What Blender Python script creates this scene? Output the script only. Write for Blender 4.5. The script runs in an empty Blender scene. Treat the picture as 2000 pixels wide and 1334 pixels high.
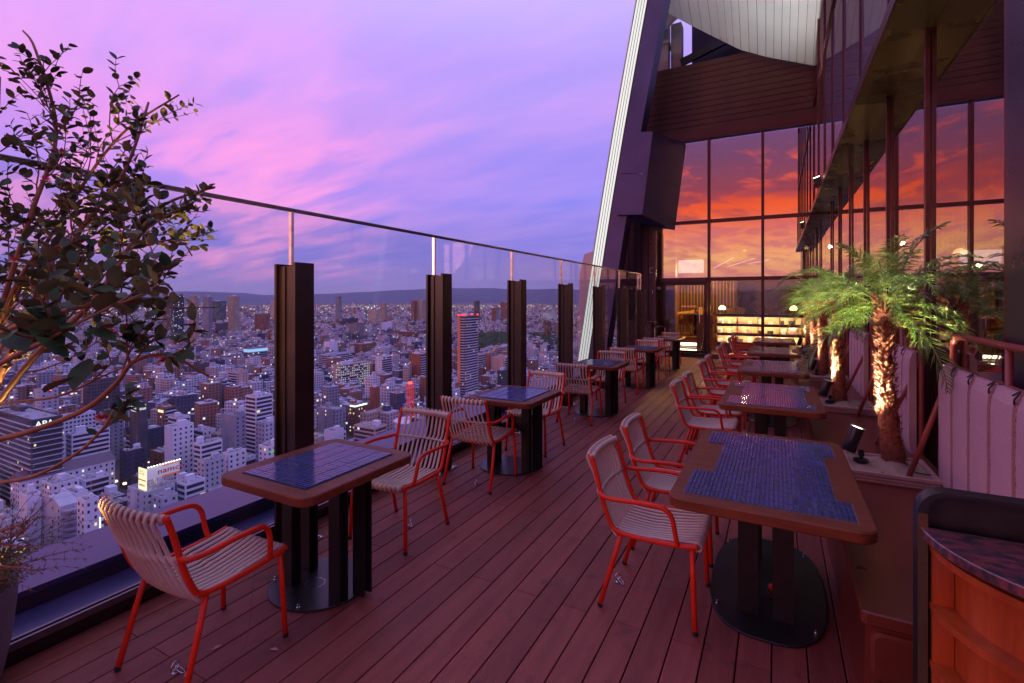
import bpy, math, random
from mathutils import Vector, Matrix, noise
R = math.radians
rnd = random.Random(7)

# ------------------------------------------------------------------ camera
FPX, CX, HY, EYE = 959.0, 1000.0, 584.0, 1.65       # focal length, centre and horizon in photo pixels, eye height
YAW = math.atan(517.0 / 959.0)
FWD = Vector((-math.sin(YAW), math.cos(YAW), 0)); RGT = Vector((math.cos(YAW), math.sin(YAW), 0))
scene = bpy.context.scene
COL = scene.collection
cam_d = bpy.data.cameras.new("camera"); cam = bpy.data.objects.new("camera", cam_d); COL.objects.link(cam)
cam.location = (0, 0, EYE); cam.rotation_euler = (R(90), 0, YAW)
cam_d.sensor_width = 36.0; cam_d.lens = 36.0 * FPX / 2000.0
cam_d.shift_y = -(667.0 - HY) / 2000.0
cam_d.clip_start = 0.05; cam_d.clip_end = 120000
scene.camera = cam

# ------------------------------------------------------------------ colour management and sampling
scene.view_settings.view_transform = 'Standard'; scene.view_settings.look = 'None'
scene.view_settings.exposure = 0.24; scene.view_settings.gamma = 1.0
scene.view_settings.use_curve_mapping = False
scene.render.engine = 'CYCLES'
scene.cycles.use_denoising = True
scene.cycles.max_bounces = 8; scene.cycles.diffuse_bounces = 3; scene.cycles.glossy_bounces = 5
scene.cycles.transparent_max_bounces = 24; scene.cycles.transmission_bounces = 4; scene.cycles.volume_bounces = 0
scene.cycles.sample_clamp_indirect = 4.0; scene.cycles.caustics_reflective = False; scene.cycles.caustics_refractive = False

def lin(r, g, b, k=1.0):
    f = lambda c: (c / 255 / 12.92 if c / 255 <= .04045 else ((c / 255 + .055) / 1.055) ** 2.4) * k
    return (f(r), f(g), f(b), 1.0)

# ------------------------------------------------------------------ world: dusk sky, sunset behind the camera
world = bpy.data.worlds.new("World"); scene.world = world; world.use_nodes = True
W = world.node_tree; W.nodes.clear()
def N(t, ty, **kw):
    n = t.nodes.new(ty)
    for k, v in kw.items(): setattr(n, k, v)
    return n
def L(t, a, b): t.links.new(a, b)
def math_(t, op, a, b=None, c=None, clamp=False):
    n = N(t, 'ShaderNodeMath', operation=op); n.use_clamp = clamp
    for i, v in enumerate((a, b, c)):
        if v is None: continue
        if isinstance(v, (int, float)): n.inputs[i].default_value = v
        else: L(t, v, n.inputs[i])
    return n.outputs[0]
def ramp(t, fac, stops, interp='EASE'):
    n = N(t, 'ShaderNodeValToRGB'); cr = n.color_ramp; cr.interpolation = interp
    while len(cr.elements) > 1: cr.elements.remove(cr.elements[-1])
    cr.elements[0].position = stops[0][0]; cr.elements[0].color = stops[0][1]
    for p, c in stops[1:]:
        e = cr.elements.new(p); e.color = c
    if fac is not None: L(t, fac, n.inputs[0])
    return n.outputs[0]
def mix(t, fac, a, b, mode='MIX'):
    n = N(t, 'ShaderNodeMix', data_type='RGBA', blend_type=mode)
    for s, v in ((n.inputs[0], fac), (n.inputs[6], a), (n.inputs[7], b)):
        if isinstance(v, (int, float)): s.default_value = v
        elif isinstance(v, tuple): s.default_value = v
        else: L(t, v, s)
    return n.outputs[2]
def smooth(t, v, a, b):
    n = N(t, 'ShaderNodeMapRange', interpolation_type='SMOOTHSTEP'); L(t, v, n.inputs[0])
    n.inputs[1].default_value = a; n.inputs[2].default_value = b
    return n.outputs[0]

tc = N(W, 'ShaderNodeTexCoord'); sep = N(W, 'ShaderNodeSeparateXYZ'); L(W, tc.outputs['Generated'], sep.inputs[0])
dx, dy, dz = sep.outputs
zc = math_(W, 'MAXIMUM', dz, 0.0)
den = math_(W, 'ADD', zc, 0.16)
px_ = math_(W, 'DIVIDE', dx, den); py_ = math_(W, 'DIVIDE', dy, den)
comb = N(W, 'ShaderNodeCombineXYZ'); L(W, px_, comb.inputs[0]); L(W, py_, comb.inputs[1])
def cloud(scale, stretch, rot, det=5, rough=.55, off=0.0, dist=0.3):
    m = N(W, 'ShaderNodeMapping'); L(W, comb.outputs[0], m.inputs[0])
    m.inputs['Rotation'].default_value = (0, 0, rot); m.inputs['Scale'].default_value = (1, stretch, 1)
    m.inputs['Location'].default_value = (off, off * .7, off)
    n = N(W, 'ShaderNodeTexNoise'); L(W, m.outputs[0], n.inputs['Vector'])
    n.inputs['Scale'].default_value = scale; n.inputs['Detail'].default_value = det
    n.inputs['Roughness'].default_value = rough; n.inputs['Distortion'].default_value = dist
    return n.outputs['Fac']
front = ramp(W, dz, [(0.0, lin(148, 134, 208)), (.03, lin(142, 128, 204)), (.10, lin(128, 122, 214)), (.22, lin(130, 130, 234)),
                     (.40, lin(160, 146, 238)), (.60, lin(196, 186, 250)), (1.0, lin(204, 202, 255))])
left_w = smooth(W, dx, -.42, -.86)
hi_w = smooth(W, dz, .05, .30)
c1 = smooth(W, cloud(.62, 2.2, R(38), 4, .5, 3.1), .30, .54)
c2 = smooth(W, cloud(1.5, 3.0, R(32), 6, .52, 9.7), .30, .74)
c3 = smooth(W, cloud(6.0, 2.0, R(34), 5, .6, 1.7), .36, .70)
low_pink = math_(W, 'MULTIPLY', smooth(W, dz, .01, .06), math_(W, 'MULTIPLY', smooth(W, dx, -.60, -.84), 1.0))
amt = math_(W, 'ADD', math_(W, 'MULTIPLY', math_(W, 'ADD', math_(W, 'MULTIPLY', left_w, .70), math_(W, 'ADD', .14, math_(W, 'MULTIPLY', smooth(W, dz, .24, .42), .30))), math_(W, 'MULTIPLY', hi_w, c1)),
            math_(W, 'MULTIPLY', low_pink, c2), clamp=True)
amt = math_(W, 'MULTIPLY', amt, math_(W, 'ADD', .52, math_(W, 'ADD', math_(W, 'MULTIPLY', c2, .40), math_(W, 'MULTIPLY', c3, .07))), clamp=True)
pinkc = ramp(W, dz, [(0.0, lin(224, 146, 205)), (.25, lin(246, 152, 224)), (.42, lin(216, 156, 240)), (.5, lin(204, 164, 244)), (1.0, lin(214, 172, 244))])
front2 = mix(W, amt, front, pinkc)
streak = math_(W, 'MULTIPLY', math_(W, 'MULTIPLY', c2, smooth(W, dz, .02, .12)), .16)
front3 = mix(W, streak, front2, lin(240, 176, 232))
# sunset half
back = ramp(W, dz, [(0.0, lin(128, 100, 158)), (.020, lin(170, 112, 150)), (.045, lin(236, 150, 116)), (.075, lin(252, 178, 112)), (.105, lin(250, 150, 104)), (.135, lin(240, 116, 84)),
                    (.158, lin(252, 98, 44)), (.180, lin(236, 84, 46)), (.200, lin(150, 66, 82)), (.26, lin(118, 70, 108)), (.34, lin(120, 88, 146)), (.60, lin(165, 140, 205)), (1.0, lin(180, 160, 238))], 'LINEAR')
cb = N(W, 'ShaderNodeCombineXYZ'); L(W, math_(W, 'MULTIPLY', dx, 7.5), cb.inputs[0]); L(W, math_(W, 'ADD', math_(W, 'MULTIPLY', dz, 26.0), math_(W, 'MULTIPLY', dx, 2.2)), cb.inputs[1]); L(W, dy, cb.inputs[2])
def bcloud(scale, off, det=8, rough=.62, dist=.5):
    m = N(W, 'ShaderNodeMapping'); L(W, cb.outputs[0], m.inputs[0]); m.inputs['Location'].default_value = (off, off * .6, off)
    n = N(W, 'ShaderNodeTexNoise'); L(W, m.outputs[0], n.inputs['Vector']); n.inputs['Scale'].default_value = scale; n.inputs['Detail'].default_value = det
    n.inputs['Roughness'].default_value = rough; n.inputs['Distortion'].default_value = dist
    return n.outputs['Fac']
b1 = smooth(W, bcloud(1.5, 3.7), .50, .66); b2 = smooth(W, bcloud(1.0, 8.2), .44, .62); b3 = smooth(W, bcloud(2.6, 1.9), .42, .62)
up_w = math_(W, 'MULTIPLY', smooth(W, dz, .18, .205), math_(W, 'SUBTRACT', 1.0, smooth(W, dz, .235, .30)))
mid_w = math_(W, 'MULTIPLY', smooth(W, dz, .135, .15), math_(W, 'SUBTRACT', 1.0, smooth(W, dz, .19, .21)))
low_w = math_(W, 'MULTIPLY', smooth(W, dz, .015, .04), math_(W, 'SUBTRACT', 1.0, smooth(W, dz, .13, .16)))
back2 = mix(W, math_(W, 'MULTIPLY', math_(W, 'MULTIPLY', b1, up_w), .85), back, lin(240, 92, 66))
back3 = mix(W, math_(W, 'MULTIPLY', math_(W, 'MULTIPLY', b2, mid_w), .75), back2, lin(140, 62, 84))
back4 = mix(W, math_(W, 'MULTIPLY', math_(W, 'MULTIPLY', b3, low_w), .62), back3, lin(196, 96, 118))
glow = math_(W, 'ADD', 1.0, math_(W, 'MULTIPLY', math_(W, 'SUBTRACT', 1.0, smooth(W, dz, .2, .55)), .55))
bm = N(W, 'ShaderNodeVectorMath', operation='SCALE'); L(W, back4, bm.inputs[0]); L(W, glow, bm.inputs[3])
behind = smooth(W, dy, -.10, -.62)
skyc = mix(W, behind, front3, bm.outputs[0])
ground_w = smooth(W, dz, .0, -.03)
skyc = mix(W, ground_w, skyc, lin(70, 58, 96))
nis = N(W, 'ShaderNodeTexSky', sky_type='NISHITA'); nis.sun_disc = False
nis.sun_elevation = R(-4); nis.sun_rotation = R(220); nis.altitude = 200
bg1 = N(W, 'ShaderNodeBackground'); L(W, skyc, bg1.inputs[0]); bg1.inputs[1].default_value = 0.98
bg2 = N(W, 'ShaderNodeBackground'); L(W, nis.outputs[0], bg2.inputs[0]); bg2.inputs[1].default_value = 0.05
ads = N(W, 'ShaderNodeAddShader'); L(W, bg1.outputs[0], ads.inputs[0]); L(W, bg2.outputs[0], ads.inputs[1])
wo = N(W, 'ShaderNodeOutputWorld'); L(W, ads.outputs[0], wo.inputs[0])
world.cycles.sampling_method = 'MANUAL'; world.cycles.sample_map_resolution = 1024

# ------------------------------------------------------------------ the afterglow as one weak wide sun from behind
sd = bpy.data.lights.new("afterglow_sun", 'SUN'); sd.energy = 0.55; sd.angle = R(14); sd.color = (1.0, .40, .34)
so = bpy.data.objects.new("afterglow_sun", sd); COL.objects.link(so)
so.rotation_euler = (R(82), 0, R(-40))      # shines towards +Y, just above the horizon behind the camera

# ------------------------------------------------------------------ helpers
def at(px, py, zc):
    return Vector((0, 0, EYE)) + (FWD + RGT * ((px - CX) / FPX) + Vector((0, 0, 1)) * ((HY - py) / FPX)) * zc
def atY(px, py, Y):
    r = FWD + RGT * ((px - CX) / FPX) + Vector((0, 0, 1)) * ((HY - py) / FPX)
    return Vector((0, 0, EYE)) + r * (Y / r.y)
def project(p):
    d = Vector(p) - Vector((0, 0, EYE)); z = d.dot(FWD)
    if z <= .01: return None
    return (CX + FPX * d.dot(RGT) / z, HY - FPX * d.z / z, z)

def principled(name, col, rough=.5, metal=0.0, emit=None, estr=0.0, spec=.5, coat=0.0, coat_rough=.1):
    m = bpy.data.materials.new(name); m.use_nodes = True
    b = m.node_tree.nodes['Principled BSDF']
    b.inputs['Base Color'].default_value = tuple(col)[:3] + (1,)
    b.inputs['Roughness'].default_value = rough; b.inputs['Metallic'].default_value = metal
    b.inputs['Specular IOR Level'].default_value = spec
    b.inputs['Coat Weight'].default_value = coat; b.inputs['Coat Roughness'].default_value = coat_rough
    if emit: b.inputs['Emission Color'].default_value = tuple(emit)[:3] + (1,); b.inputs['Emission Strength'].default_value = estr
    return m
def noisy(name, col, col2, scale=8, rough=.5, metal=0.0, bump=0.0, bscale=60, bdist=.002, stretch=(1, 1, 1), det=5, coords='Object', rvar=.12, per_obj=0.0, **kw):
    m = principled(name, col, rough, metal, **kw); t = m.node_tree; b = t.nodes['Principled BSDF']
    c = N(t, 'ShaderNodeTexCoord'); mp = N(t, 'ShaderNodeMapping'); L(t, c.outputs[coords], mp.inputs[0]); mp.inputs['Scale'].default_value = stretch
    n = N(t, 'ShaderNodeTexNoise'); L(t, mp.outputs[0], n.inputs['Vector']); n.inputs['Scale'].default_value = scale; n.inputs['Detail'].default_value = det
    f = smooth(t, n.outputs['Fac'], .32, .68)
    cc = mix(t, f, tuple(col)[:3] + (1,), tuple(col2)[:3] + (1,))
    if per_obj:
        oi = N(t, 'ShaderNodeObjectInfo'); hv = N(t, 'ShaderNodeHueSaturation'); L(t, cc, hv.inputs['Color'])
        L(t, math_(t, 'ADD', 1 - per_obj / 2, math_(t, 'MULTIPLY', oi.outputs['Random'], per_obj)), hv.inputs['Value']); cc = hv.outputs[0]
        L(t, math_(t, 'ADD', .5 - per_obj * .03, math_(t, 'MULTIPLY', oi.outputs['Random'], per_obj * .06)), hv.inputs['Hue'])
    L(t, cc, b.inputs['Base Color'])
    L(t, math_(t, 'ADD', rough - rvar / 2, math_(t, 'MULTIPLY', n.outputs['Fac'], rvar)), b.inputs['Roughness'])
    if bump:
        n2 = N(t, 'ShaderNodeTexNoise'); L(t, mp.outputs[0], n2.inputs['Vector']); n2.inputs['Scale'].default_value = bscale; n2.inputs['Detail'].default_value = 4
        bp = N(t, 'ShaderNodeBump'); bp.inputs['Strength'].default_value = bump; bp.inputs['Distance'].default_value = bdist
        L(t, n2.outputs['Fac'], bp.inputs['Height']); L(t, bp.outputs[0], b.inputs['Normal'])
    return m
def emission(name, col, s):
    m = bpy.data.materials.new(name); m.use_nodes = True; t = m.node_tree; t.nodes.clear()
    e = N(t, 'ShaderNodeEmission'); e.inputs[0].default_value = tuple(col)[:3] + (1,); e.inputs[1].default_value = s
    o = N(t, 'ShaderNodeOutputMaterial'); L(t, e.outputs[0], o.inputs[0]); return m
def glass(name, refl, tint, ior=1.45, gcol=(1, 1, 1, 1), rough=0.0, wav=0.0):
    m = bpy.data.materials.new(name); m.use_nodes = True; t = m.node_tree; t.nodes.clear()
    tr = N(t, 'ShaderNodeBsdfTransparent'); tr.inputs[0].default_value = tuple(tint)[:3] + (1,)
    gl = N(t, 'ShaderNodeBsdfGlossy'); gl.inputs['Roughness'].default_value = rough; gl.inputs['Color'].default_value = gcol
    g = N(t, 'ShaderNodeNewGeometry'); vd = N(t, 'ShaderNodeVectorMath', operation='DOT_PRODUCT'); L(t, g.outputs['Normal'], vd.inputs[0]); L(t, g.outputs['Incoming'], vd.inputs[1])
    f0 = ((ior - 1) / (ior + 1)) ** 2; sch = math_(t, 'POWER', math_(t, 'SUBTRACT', 1.0, math_(t, 'ABSOLUTE', vd.outputs['Value']), clamp=True), 5.0)
    fr = math_(t, 'ADD', f0, math_(t, 'MULTIPLY', sch, 1.0 - f0))
    fac = math_(t, 'ADD', math_(t, 'MULTIPLY', fr, 1.0 - refl), refl, clamp=True)
    if wav:
        c = N(t, 'ShaderNodeTexCoord'); n = N(t, 'ShaderNodeTexNoise'); L(t, c.outputs['Object'], n.inputs['Vector']); n.inputs['Scale'].default_value = .8
        bp = N(t, 'ShaderNodeBump'); bp.inputs['Strength'].default_value = wav; bp.inputs['Distance'].default_value = .01
        L(t, n.outputs['Fac'], bp.inputs['Height']); L(t, bp.outputs[0], gl.inputs['Normal'])
    mx = N(t, 'ShaderNodeMixShader'); L(t, fac, mx.inputs[0]); L(t, tr.outputs[0], mx.inputs[1]); L(t, gl.outputs[0], mx.inputs[2])
    o = N(t, 'ShaderNodeOutputMaterial'); L(t, mx.outputs[0], o.inputs[0]); return m

def spline(pts, k=4):
    P = [Vector(p) for p in pts]
    if len(P) < 3: return P
    out = []
    for i in range(len(P) - 1):
        a, b, c, d = P[max(i - 1, 0)], P[i], P[i + 1], P[min(i + 2, len(P) - 1)]
        for j in range(k):
            u = j / k
            out.append(.5 * ((2 * b) + (c - a) * u + (2 * a - 5 * b + 4 * c - d) * u * u + (3 * b - a - 3 * c + d) * u ** 3))
    out.append(P[-1]); return out

class MB:
    def __init__(s): s.v = []; s.f = []
    def add(s, vs, fs):
        o = len(s.v); s.v += [tuple(p) for p in vs]; s.f += [tuple(i + o for i in f) for f in fs]; return s
    def box(s, x0, y0, z0, x1, y1, z1, bottom=True):
        vs = [(x0, y0, z0), (x1, y0, z0), (x1, y1, z0), (x0, y1, z0), (x0, y0, z1), (x1, y0, z1), (x1, y1, z1), (x0, y1, z1)]
        fs = [(4, 5, 6, 7), (0, 1, 5, 4), (1, 2, 6, 5), (2, 3, 7, 6), (3, 0, 4, 7)]
        if bottom: fs.append((3, 2, 1, 0))
        return s.add(vs, fs)
    def obox(s, c, hx, hy, hz, M):
        vs = [Vector(c) + M @ Vector((a * hx, b * hy, d * hz)) for d in (-1, 1) for a, b in ((-1, -1), (1, -1), (1, 1), (-1, 1))]
        return s.add(vs, [(4, 5, 6, 7), (0, 1, 5, 4), (1, 2, 6, 5), (2, 3, 7, 6), (3, 0, 4, 7), (3, 2, 1, 0)])
    def bar(s, a, b, w, h, up=(0, 0, 1)):
        a, b = Vector(a), Vector(b); d = (b - a).normalized(); x = d.cross(Vector(up))
        if x.length < 1e-4: x = d.cross(Vector((0, 1, 0)))
        x.normalize(); z = x.cross(d)
        return s.obox((a + b) / 2, w / 2, (b - a).length / 2, h / 2, Matrix((x, d, z)).transposed())
    def tube(s, pts, r, n=8, caps=True, flat=1.0, up=None):
        P = [Vector(p) for p in pts]; m = len(P); rings = []; prev = None
        for i, p in enumerate(P):
            t = (P[min(i + 1, m - 1)] - P[max(i - 1, 0)]).normalized()
            if prev is None:
                u = Vector(up) if up else (Vector((0, 0, 1)) if abs(t.z) < .9 else Vector((1, 0, 0)))
            else: u = prev
            a = u - t * u.dot(t); a.normalize(); b = t.cross(a); prev = a
            rr = r[i] if isinstance(r, (list, tuple)) else r
            rings.append([p + (a * math.cos(2 * math.pi * k / n) * flat + b * math.sin(2 * math.pi * k / n)) * rr for k in range(n)])
        vs = [q for rg in rings for q in rg]
        fs = [(i * n + k, i * n + (k + 1) % n, (i + 1) * n + (k + 1) % n, (i + 1) * n + k) for i in range(m - 1) for k in range(n)]
        if caps: fs += [tuple(range(n))[::-1], tuple((m - 1) * n + k for k in range(n))]
        return s.add(vs, fs)
    def lathe(s, prof, n=24, c=(0, 0, 0), sx=1, sy=1, caps=True):
        m = len(prof)
        vs = [(c[0] + r * sx * math.cos(2 * math.pi * k / n), c[1] + r * sy * math.sin(2 * math.pi * k / n), c[2] + z) for r, z in prof for k in range(n)]
        fs = [(i * n + k, i * n + (k + 1) % n, (i + 1) * n + (k + 1) % n, (i + 1) * n + k) for i in range(m - 1) for k in range(n)]
        if caps: fs += [tuple(range(n))[::-1], tuple((m - 1) * n + k for k in range(n))]
        return s.add(vs, fs)
    def prism(s, poly, z0, z1, ch=0.0):
        n = len(poly); c = Vector((sum(p[0] for p in poly) / n, sum(p[1] for p in poly) / n))
        def inset(d):
            out = []
            for i in range(n):
                a, b, e = Vector(poly[i - 1]), Vector(poly[i]), Vector(poly[(i + 1) % n])
                t = ((b - a).normalized() + (e - b).normalized()); t = t.normalized() if t.length > 1e-6 else (b - a).normalized()
                out.append((b.x - t.y * d, b.y + t.x * d))
            return out
        lv = [(poly, z0), (poly, z1)] if not ch else [(inset(ch), z0), (poly, z0 + ch), (poly, z1 - ch), (inset(ch), z1)]
        vs = [(p[0], p[1], z) for pl, z in lv for p in pl]; m = len(lv)
        fs = [(i * n + k, i * n + (k + 1) % n, (i + 1) * n + (k + 1) % n, (i + 1) * n + k) for i in range(m - 1) for k in range(n)]
        fs += [tuple(range(n))[::-1], tuple((m - 1) * n + k for k in range(n))]
        return s.add(vs, fs)
    def quad(s, a, b, c, d): return s.add([a, b, c, d], [(0, 1, 2, 3)])
    def mesh(s, name, m, sm=False):
        me = bpy.data.meshes.new(name); me.from_pydata(s.v, [], s.f); me.materials.append(m)
        if sm: me.polygons.foreach_set('use_smooth', [True] * len(me.polygons))
        me.update(); return me
    def build(s, name, m, parent=None, sm=False, kind=None, loc=None):
        return link(name, s.mesh(name, m, sm), parent, kind, loc)
def link(name, me, parent=None, kind=None, loc=None, rot=None):
    o = bpy.data.objects.new(name, me); COL.objects.link(o)
    if parent: o.parent = parent
    if kind: o['kind'] = kind
    if loc is not None: o.location = loc
    if rot is not None: o.rotation_euler = rot
    return o
def tag(o, label, cat, group=None):
    o['label'] = label; o['category'] = cat
    if group: o['group'] = group
    return o
def thing(name, label, cat, loc=(0, 0, 0), rz=0, group=None):
    o = bpy.data.objects.new(name, None); COL.objects.link(o); o.location = loc; o.rotation_euler = (0, 0, rz)
    o.empty_display_size = .1
    return tag(o, label, cat, group)
KIDS = {}
def dup(root, loc, rz=0, label=None):
    if root.name not in KIDS:
        KIDS[root.name] = [(c, [g for g in COL.objects if g.parent == c]) for c in COL.objects if c.parent == root]
    r = root.copy(); COL.objects.link(r); r.location = loc; r.rotation_euler = (0, 0, rz)
    if label: r['label'] = label
    for c, gs in KIDS[root.name]:
        d = c.copy(); COL.objects.link(d); d.parent = r
        for g in gs:
            e = g.copy(); COL.objects.link(e); e.parent = d
    return r
def pane(a, b, th, axis):
    # one sheet of glass, a hair out of true so that each pane mirrors the sky a little differently
    u, v = rnd.uniform(-.0016, .0016), rnd.uniform(-.0013, .0013); m = MB().box(*a, *b); cc = [(p + q) / 2 for p, q in zip(a, b)]; o = 1 - axis
    m.v = [tuple(c + ((p[o] - cc[o]) * u + (p[2] - cc[2]) * v if i == axis else 0) for i, c in enumerate(p)) for p in m.v]
    return m
def rrect(x0, y0, x1, y1, r, n=6):
    out = []
    for cx, cy, a0 in ((x1 - r, y0 + r, -90), (x1 - r, y1 - r, 0), (x0 + r, y1 - r, 90), (x0 + r, y0 + r, 180)):
        for i in range(n + 1):
            a = R(a0 + 90 * i / n); out.append((cx + r * math.cos(a), cy + r * math.sin(a)))
    return out
def text_mesh(name, body, size, m, depth=.01, loc=(0, 0, 0), rot=(0, 0, 0), parent=None, sx=1.0):
    c = bpy.data.curves.new(name, 'FONT'); c.body = body; c.size = size; c.extrude = depth; c.align_x = 'CENTER'; c.align_y = 'CENTER'; c.resolution_u = 2
    tmp = bpy.data.objects.new("tmp_text", c); COL.objects.link(tmp)
    dg = bpy.context.evaluated_depsgraph_get(); me = bpy.data.meshes.new_from_object(tmp.evaluated_get(dg)); me.name = name
    bpy.data.objects.remove(tmp); me.materials.clear(); me.materials.append(m)
    o = link(name, me, parent); o.matrix_basis = Matrix.LocRotScale(Vector(loc), Matrix.Rotation(0, 3, 'Z').to_quaternion(), Vector((1, 1, 1)))
    o.rotation_euler = rot; o.scale = (sx, 1, 1)
    return o

# ------------------------------------------------------------------ materials
def deck_mat():
    m = principled("deck_composite", (.2, .08, .07), .52, spec=.32); t = m.node_tree; b = t.nodes['Principled BSDF']
    g = N(t, 'ShaderNodeNewGeometry'); oi = N(t, 'ShaderNodeObjectInfo')
    mp = N(t, 'ShaderNodeMapping'); L(t, g.outputs['Position'], mp.inputs[0]); mp.inputs['Scale'].default_value = (6, .7, 1)
    n = N(t, 'ShaderNodeTexNoise'); L(t, mp.outputs[0], n.inputs['Vector']); n.inputs['Scale'].default_value = 3; n.inputs['Detail'].default_value = 6
    n2 = N(t, 'ShaderNodeTexNoise'); L(t, g.outputs['Position'], n2.inputs['Vector']); n2.inputs['Scale'].default_value = 5.5; n2.inputs['Detail'].default_value = 7; n2.inputs['Roughness'].default_value = .65
    n3 = N(t, 'ShaderNodeTexNoise'); L(t, g.outputs['Position'], n3.inputs['Vector']); n3.inputs['Scale'].default_value = 1.1; n3.inputs['Detail'].default_value = 3
    c = mix(t, smooth(t, n.outputs['Fac'], .3, .7), (.220, .054, .045, 1), (.295, .078, .060, 1))
    c = mix(t, math_(t, 'MULTIPLY', smooth(t, n2.outputs['Fac'], .57, .72), .7), c, (.085, .030, .030, 1))
    c = mix(t, math_(t, 'MULTIPLY', smooth(t, n3.outputs['Fac'], .45, .7), .25), c, (.15, .065, .055, 1))
    hv = N(t, 'ShaderNodeHueSaturation'); L(t, c, hv.inputs['Color']); L(t, math_(t, 'ADD', .82, math_(t, 'MULTIPLY', oi.outputs['Random'], .34)), hv.inputs['Value'])
    L(t, hv.outputs[0], b.inputs['Base Color'])
    L(t, math_(t, 'ADD', .36, math_(t, 'MULTIPLY', n3.outputs['Fac'], .3)), b.inputs['Roughness'])
    wv = N(t, 'ShaderNodeTexWave', wave_type='BANDS', bands_direction='X'); L(t, g.outputs['Position'], wv.inputs['Vector']); wv.inputs['Scale'].default_value = 39.0
    bp = N(t, 'ShaderNodeBump'); bp.inputs['Strength'].default_value = .55; bp.inputs['Distance'].default_value = .0022
    L(t, wv.outputs['Fac'], bp.inputs['Height']); L(t, bp.outputs[0], b.inputs['Normal']); return m
def wood_mat(name, c1, c2, axis=(1, 14, 14), rough=.38, scale=2.2, coat=.25, per=0.0, spec=.5):
    m = principled(name, c1, rough, coat=coat, coat_rough=.25, spec=spec); t = m.node_tree; b = t.nodes['Principled BSDF']
    c = N(t, 'ShaderNodeTexCoord'); mp = N(t, 'ShaderNodeMapping'); L(t, c.outputs['Object'], mp.inputs[0]); mp.inputs['Scale'].default_value = axis
    n = N(t, 'ShaderNodeTexNoise'); L(t, mp.outputs[0], n.inputs['Vector']); n.inputs['Scale'].default_value = scale; n.inputs['Detail'].default_value = 8; n.inputs['Distortion'].default_value = .6
    n2 = N(t, 'ShaderNodeTexNoise'); L(t, mp.outputs[0], n2.inputs['Vector']); n2.inputs['Scale'].default_value = scale * 7; n2.inputs['Detail'].default_value = 4
    cc = mix(t, smooth(t, n.outputs['Fac'], .3, .7), tuple(c1) + (1,), tuple(c2) + (1,))
    cc = mix(t, math_(t, 'MULTIPLY', smooth(t, n2.outputs['Fac'], .5, .75), .35), cc, tuple(x * .5 for x in c1) + (1,))
    L(t, cc, b.inputs['Base Color'])
    bp = N(t, 'ShaderNodeBump'); bp.inputs['Strength'].default_value = .12; bp.inputs['Distance'].default_value = .001; L(t, n2.outputs['Fac'], bp.inputs['Height']); L(t, bp.outputs[0], b.inputs['Normal'])
    return m
def weave_mat(name, c1, c2, sx, sz, bump=.7, dist=.003):
    m = principled(name, c1, .85, spec=.2); t = m.node_tree; b = t.nodes['Principled BSDF']
    c = N(t, 'ShaderNodeTexCoord'); mp = N(t, 'ShaderNodeMapping'); L(t, c.outputs['Object'], mp.inputs[0]); mp.inputs['Scale'].default_value = (sx, sx, sz)
    v = N(t, 'ShaderNodeTexVoronoi'); L(t, mp.outputs[0], v.inputs['Vector']); v.inputs['Scale'].default_value = 1.0
    n = N(t, 'ShaderNodeTexNoise'); L(t, c.outputs['Object'], n.inputs['Vector']); n.inputs['Scale'].default_value = 5
    cc = mix(t, smooth(t, v.outputs['Distance'], .1, .75), tuple(c1) + (1,), tuple(c2) + (1,))
    cc = mix(t, math_(t, 'MULTIPLY', n.outputs['Fac'], .3), cc, tuple(x * .7 for x in c1) + (1,))
    L(t, cc, b.inputs['Base Color'])
    bp = N(t, 'ShaderNodeBump'); bp.inputs['Strength'].default_value = bump; bp.inputs['Distance'].default_value = dist; bp.invert = True
    L(t, v.outputs['Distance'], bp.inputs['Height']); L(t, bp.outputs[0], b.inputs['Normal']); return m
M = {}
M['deck'] = deck_mat()
M['under'] = principled("dark_gap", (.012, .01, .012), .9)
M['black'] = noisy("black_powder_coat", (.010, .0095, .011), (.016, .015, .018), 20, .36, .0, .12, 260, .0008)
M['blackbrown'] = noisy("dark_brown_steel", (.017, .009, .010), (.026, .012, .013), 9, .33, .1, .06, 200, .0006)
M['ledge'] = noisy("blue_grey_coping", (.035, .036, .12), (.05, .05, .15), 3, .30, .1, .1, 80, .001)
M['ledge_dark'] = noisy("dark_gutter", (.015, .015, .04), (.02, .02, .05), 4, .4)
M['red'] = noisy("red_painted_tube", (.62, .024, .007), (.72, .034, .009), 14, .42, .0, .10, 320, .0006, spec=.35)
M['foot'] = principled("black_rubber", (.012, .012, .012), .6)
M['cord'] = weave_mat("taupe_rope", (.58, .43, .37), (.70, .54, .47), 420, 420, .6, .0012)
M['table_wood'] = wood_mat("brown_table_wood", (.140, .034, .015), (.195, .050, .021), (2, 14, 14), .5, coat=.0, spec=.28)
M['tile'] = noisy("blue_glazed_tile", (.030, .045, .15), (.060, .085, .25), 9, .13, .0, .08, 90, .0008, coords='Object', per_obj=.55, coat=.2, coat_rough=.08, spec=.4)
M['grout'] = noisy("dark_blue_grout", (.010, .009, .016), (.016, .014, .024), 30, .7)
M['grout_light'] = noisy('pinkish_grout', (.24, .15, .14), (.30, .19, .17), 30, .7)
M['steel'] = noisy("stainless_steel", (.55, .54, .56), (.68, .66, .68), 12, .24, 1.0)
M['rail'] = noisy("dark_bronze_rail", (.13, .12, .13), (.18, .165, .175), 12, .3, .8)
M['bench'] = noisy("brown_lacquered_panel", (.125, .026, .017), (.15, .034, .021), 2.5, .30, .0, .03, 40, .001)
M['facade_frame'] = noisy("red_brown_aluminium", (.060, .012, .015), (.08, .016, .019), 3, .32, .2)
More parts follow.
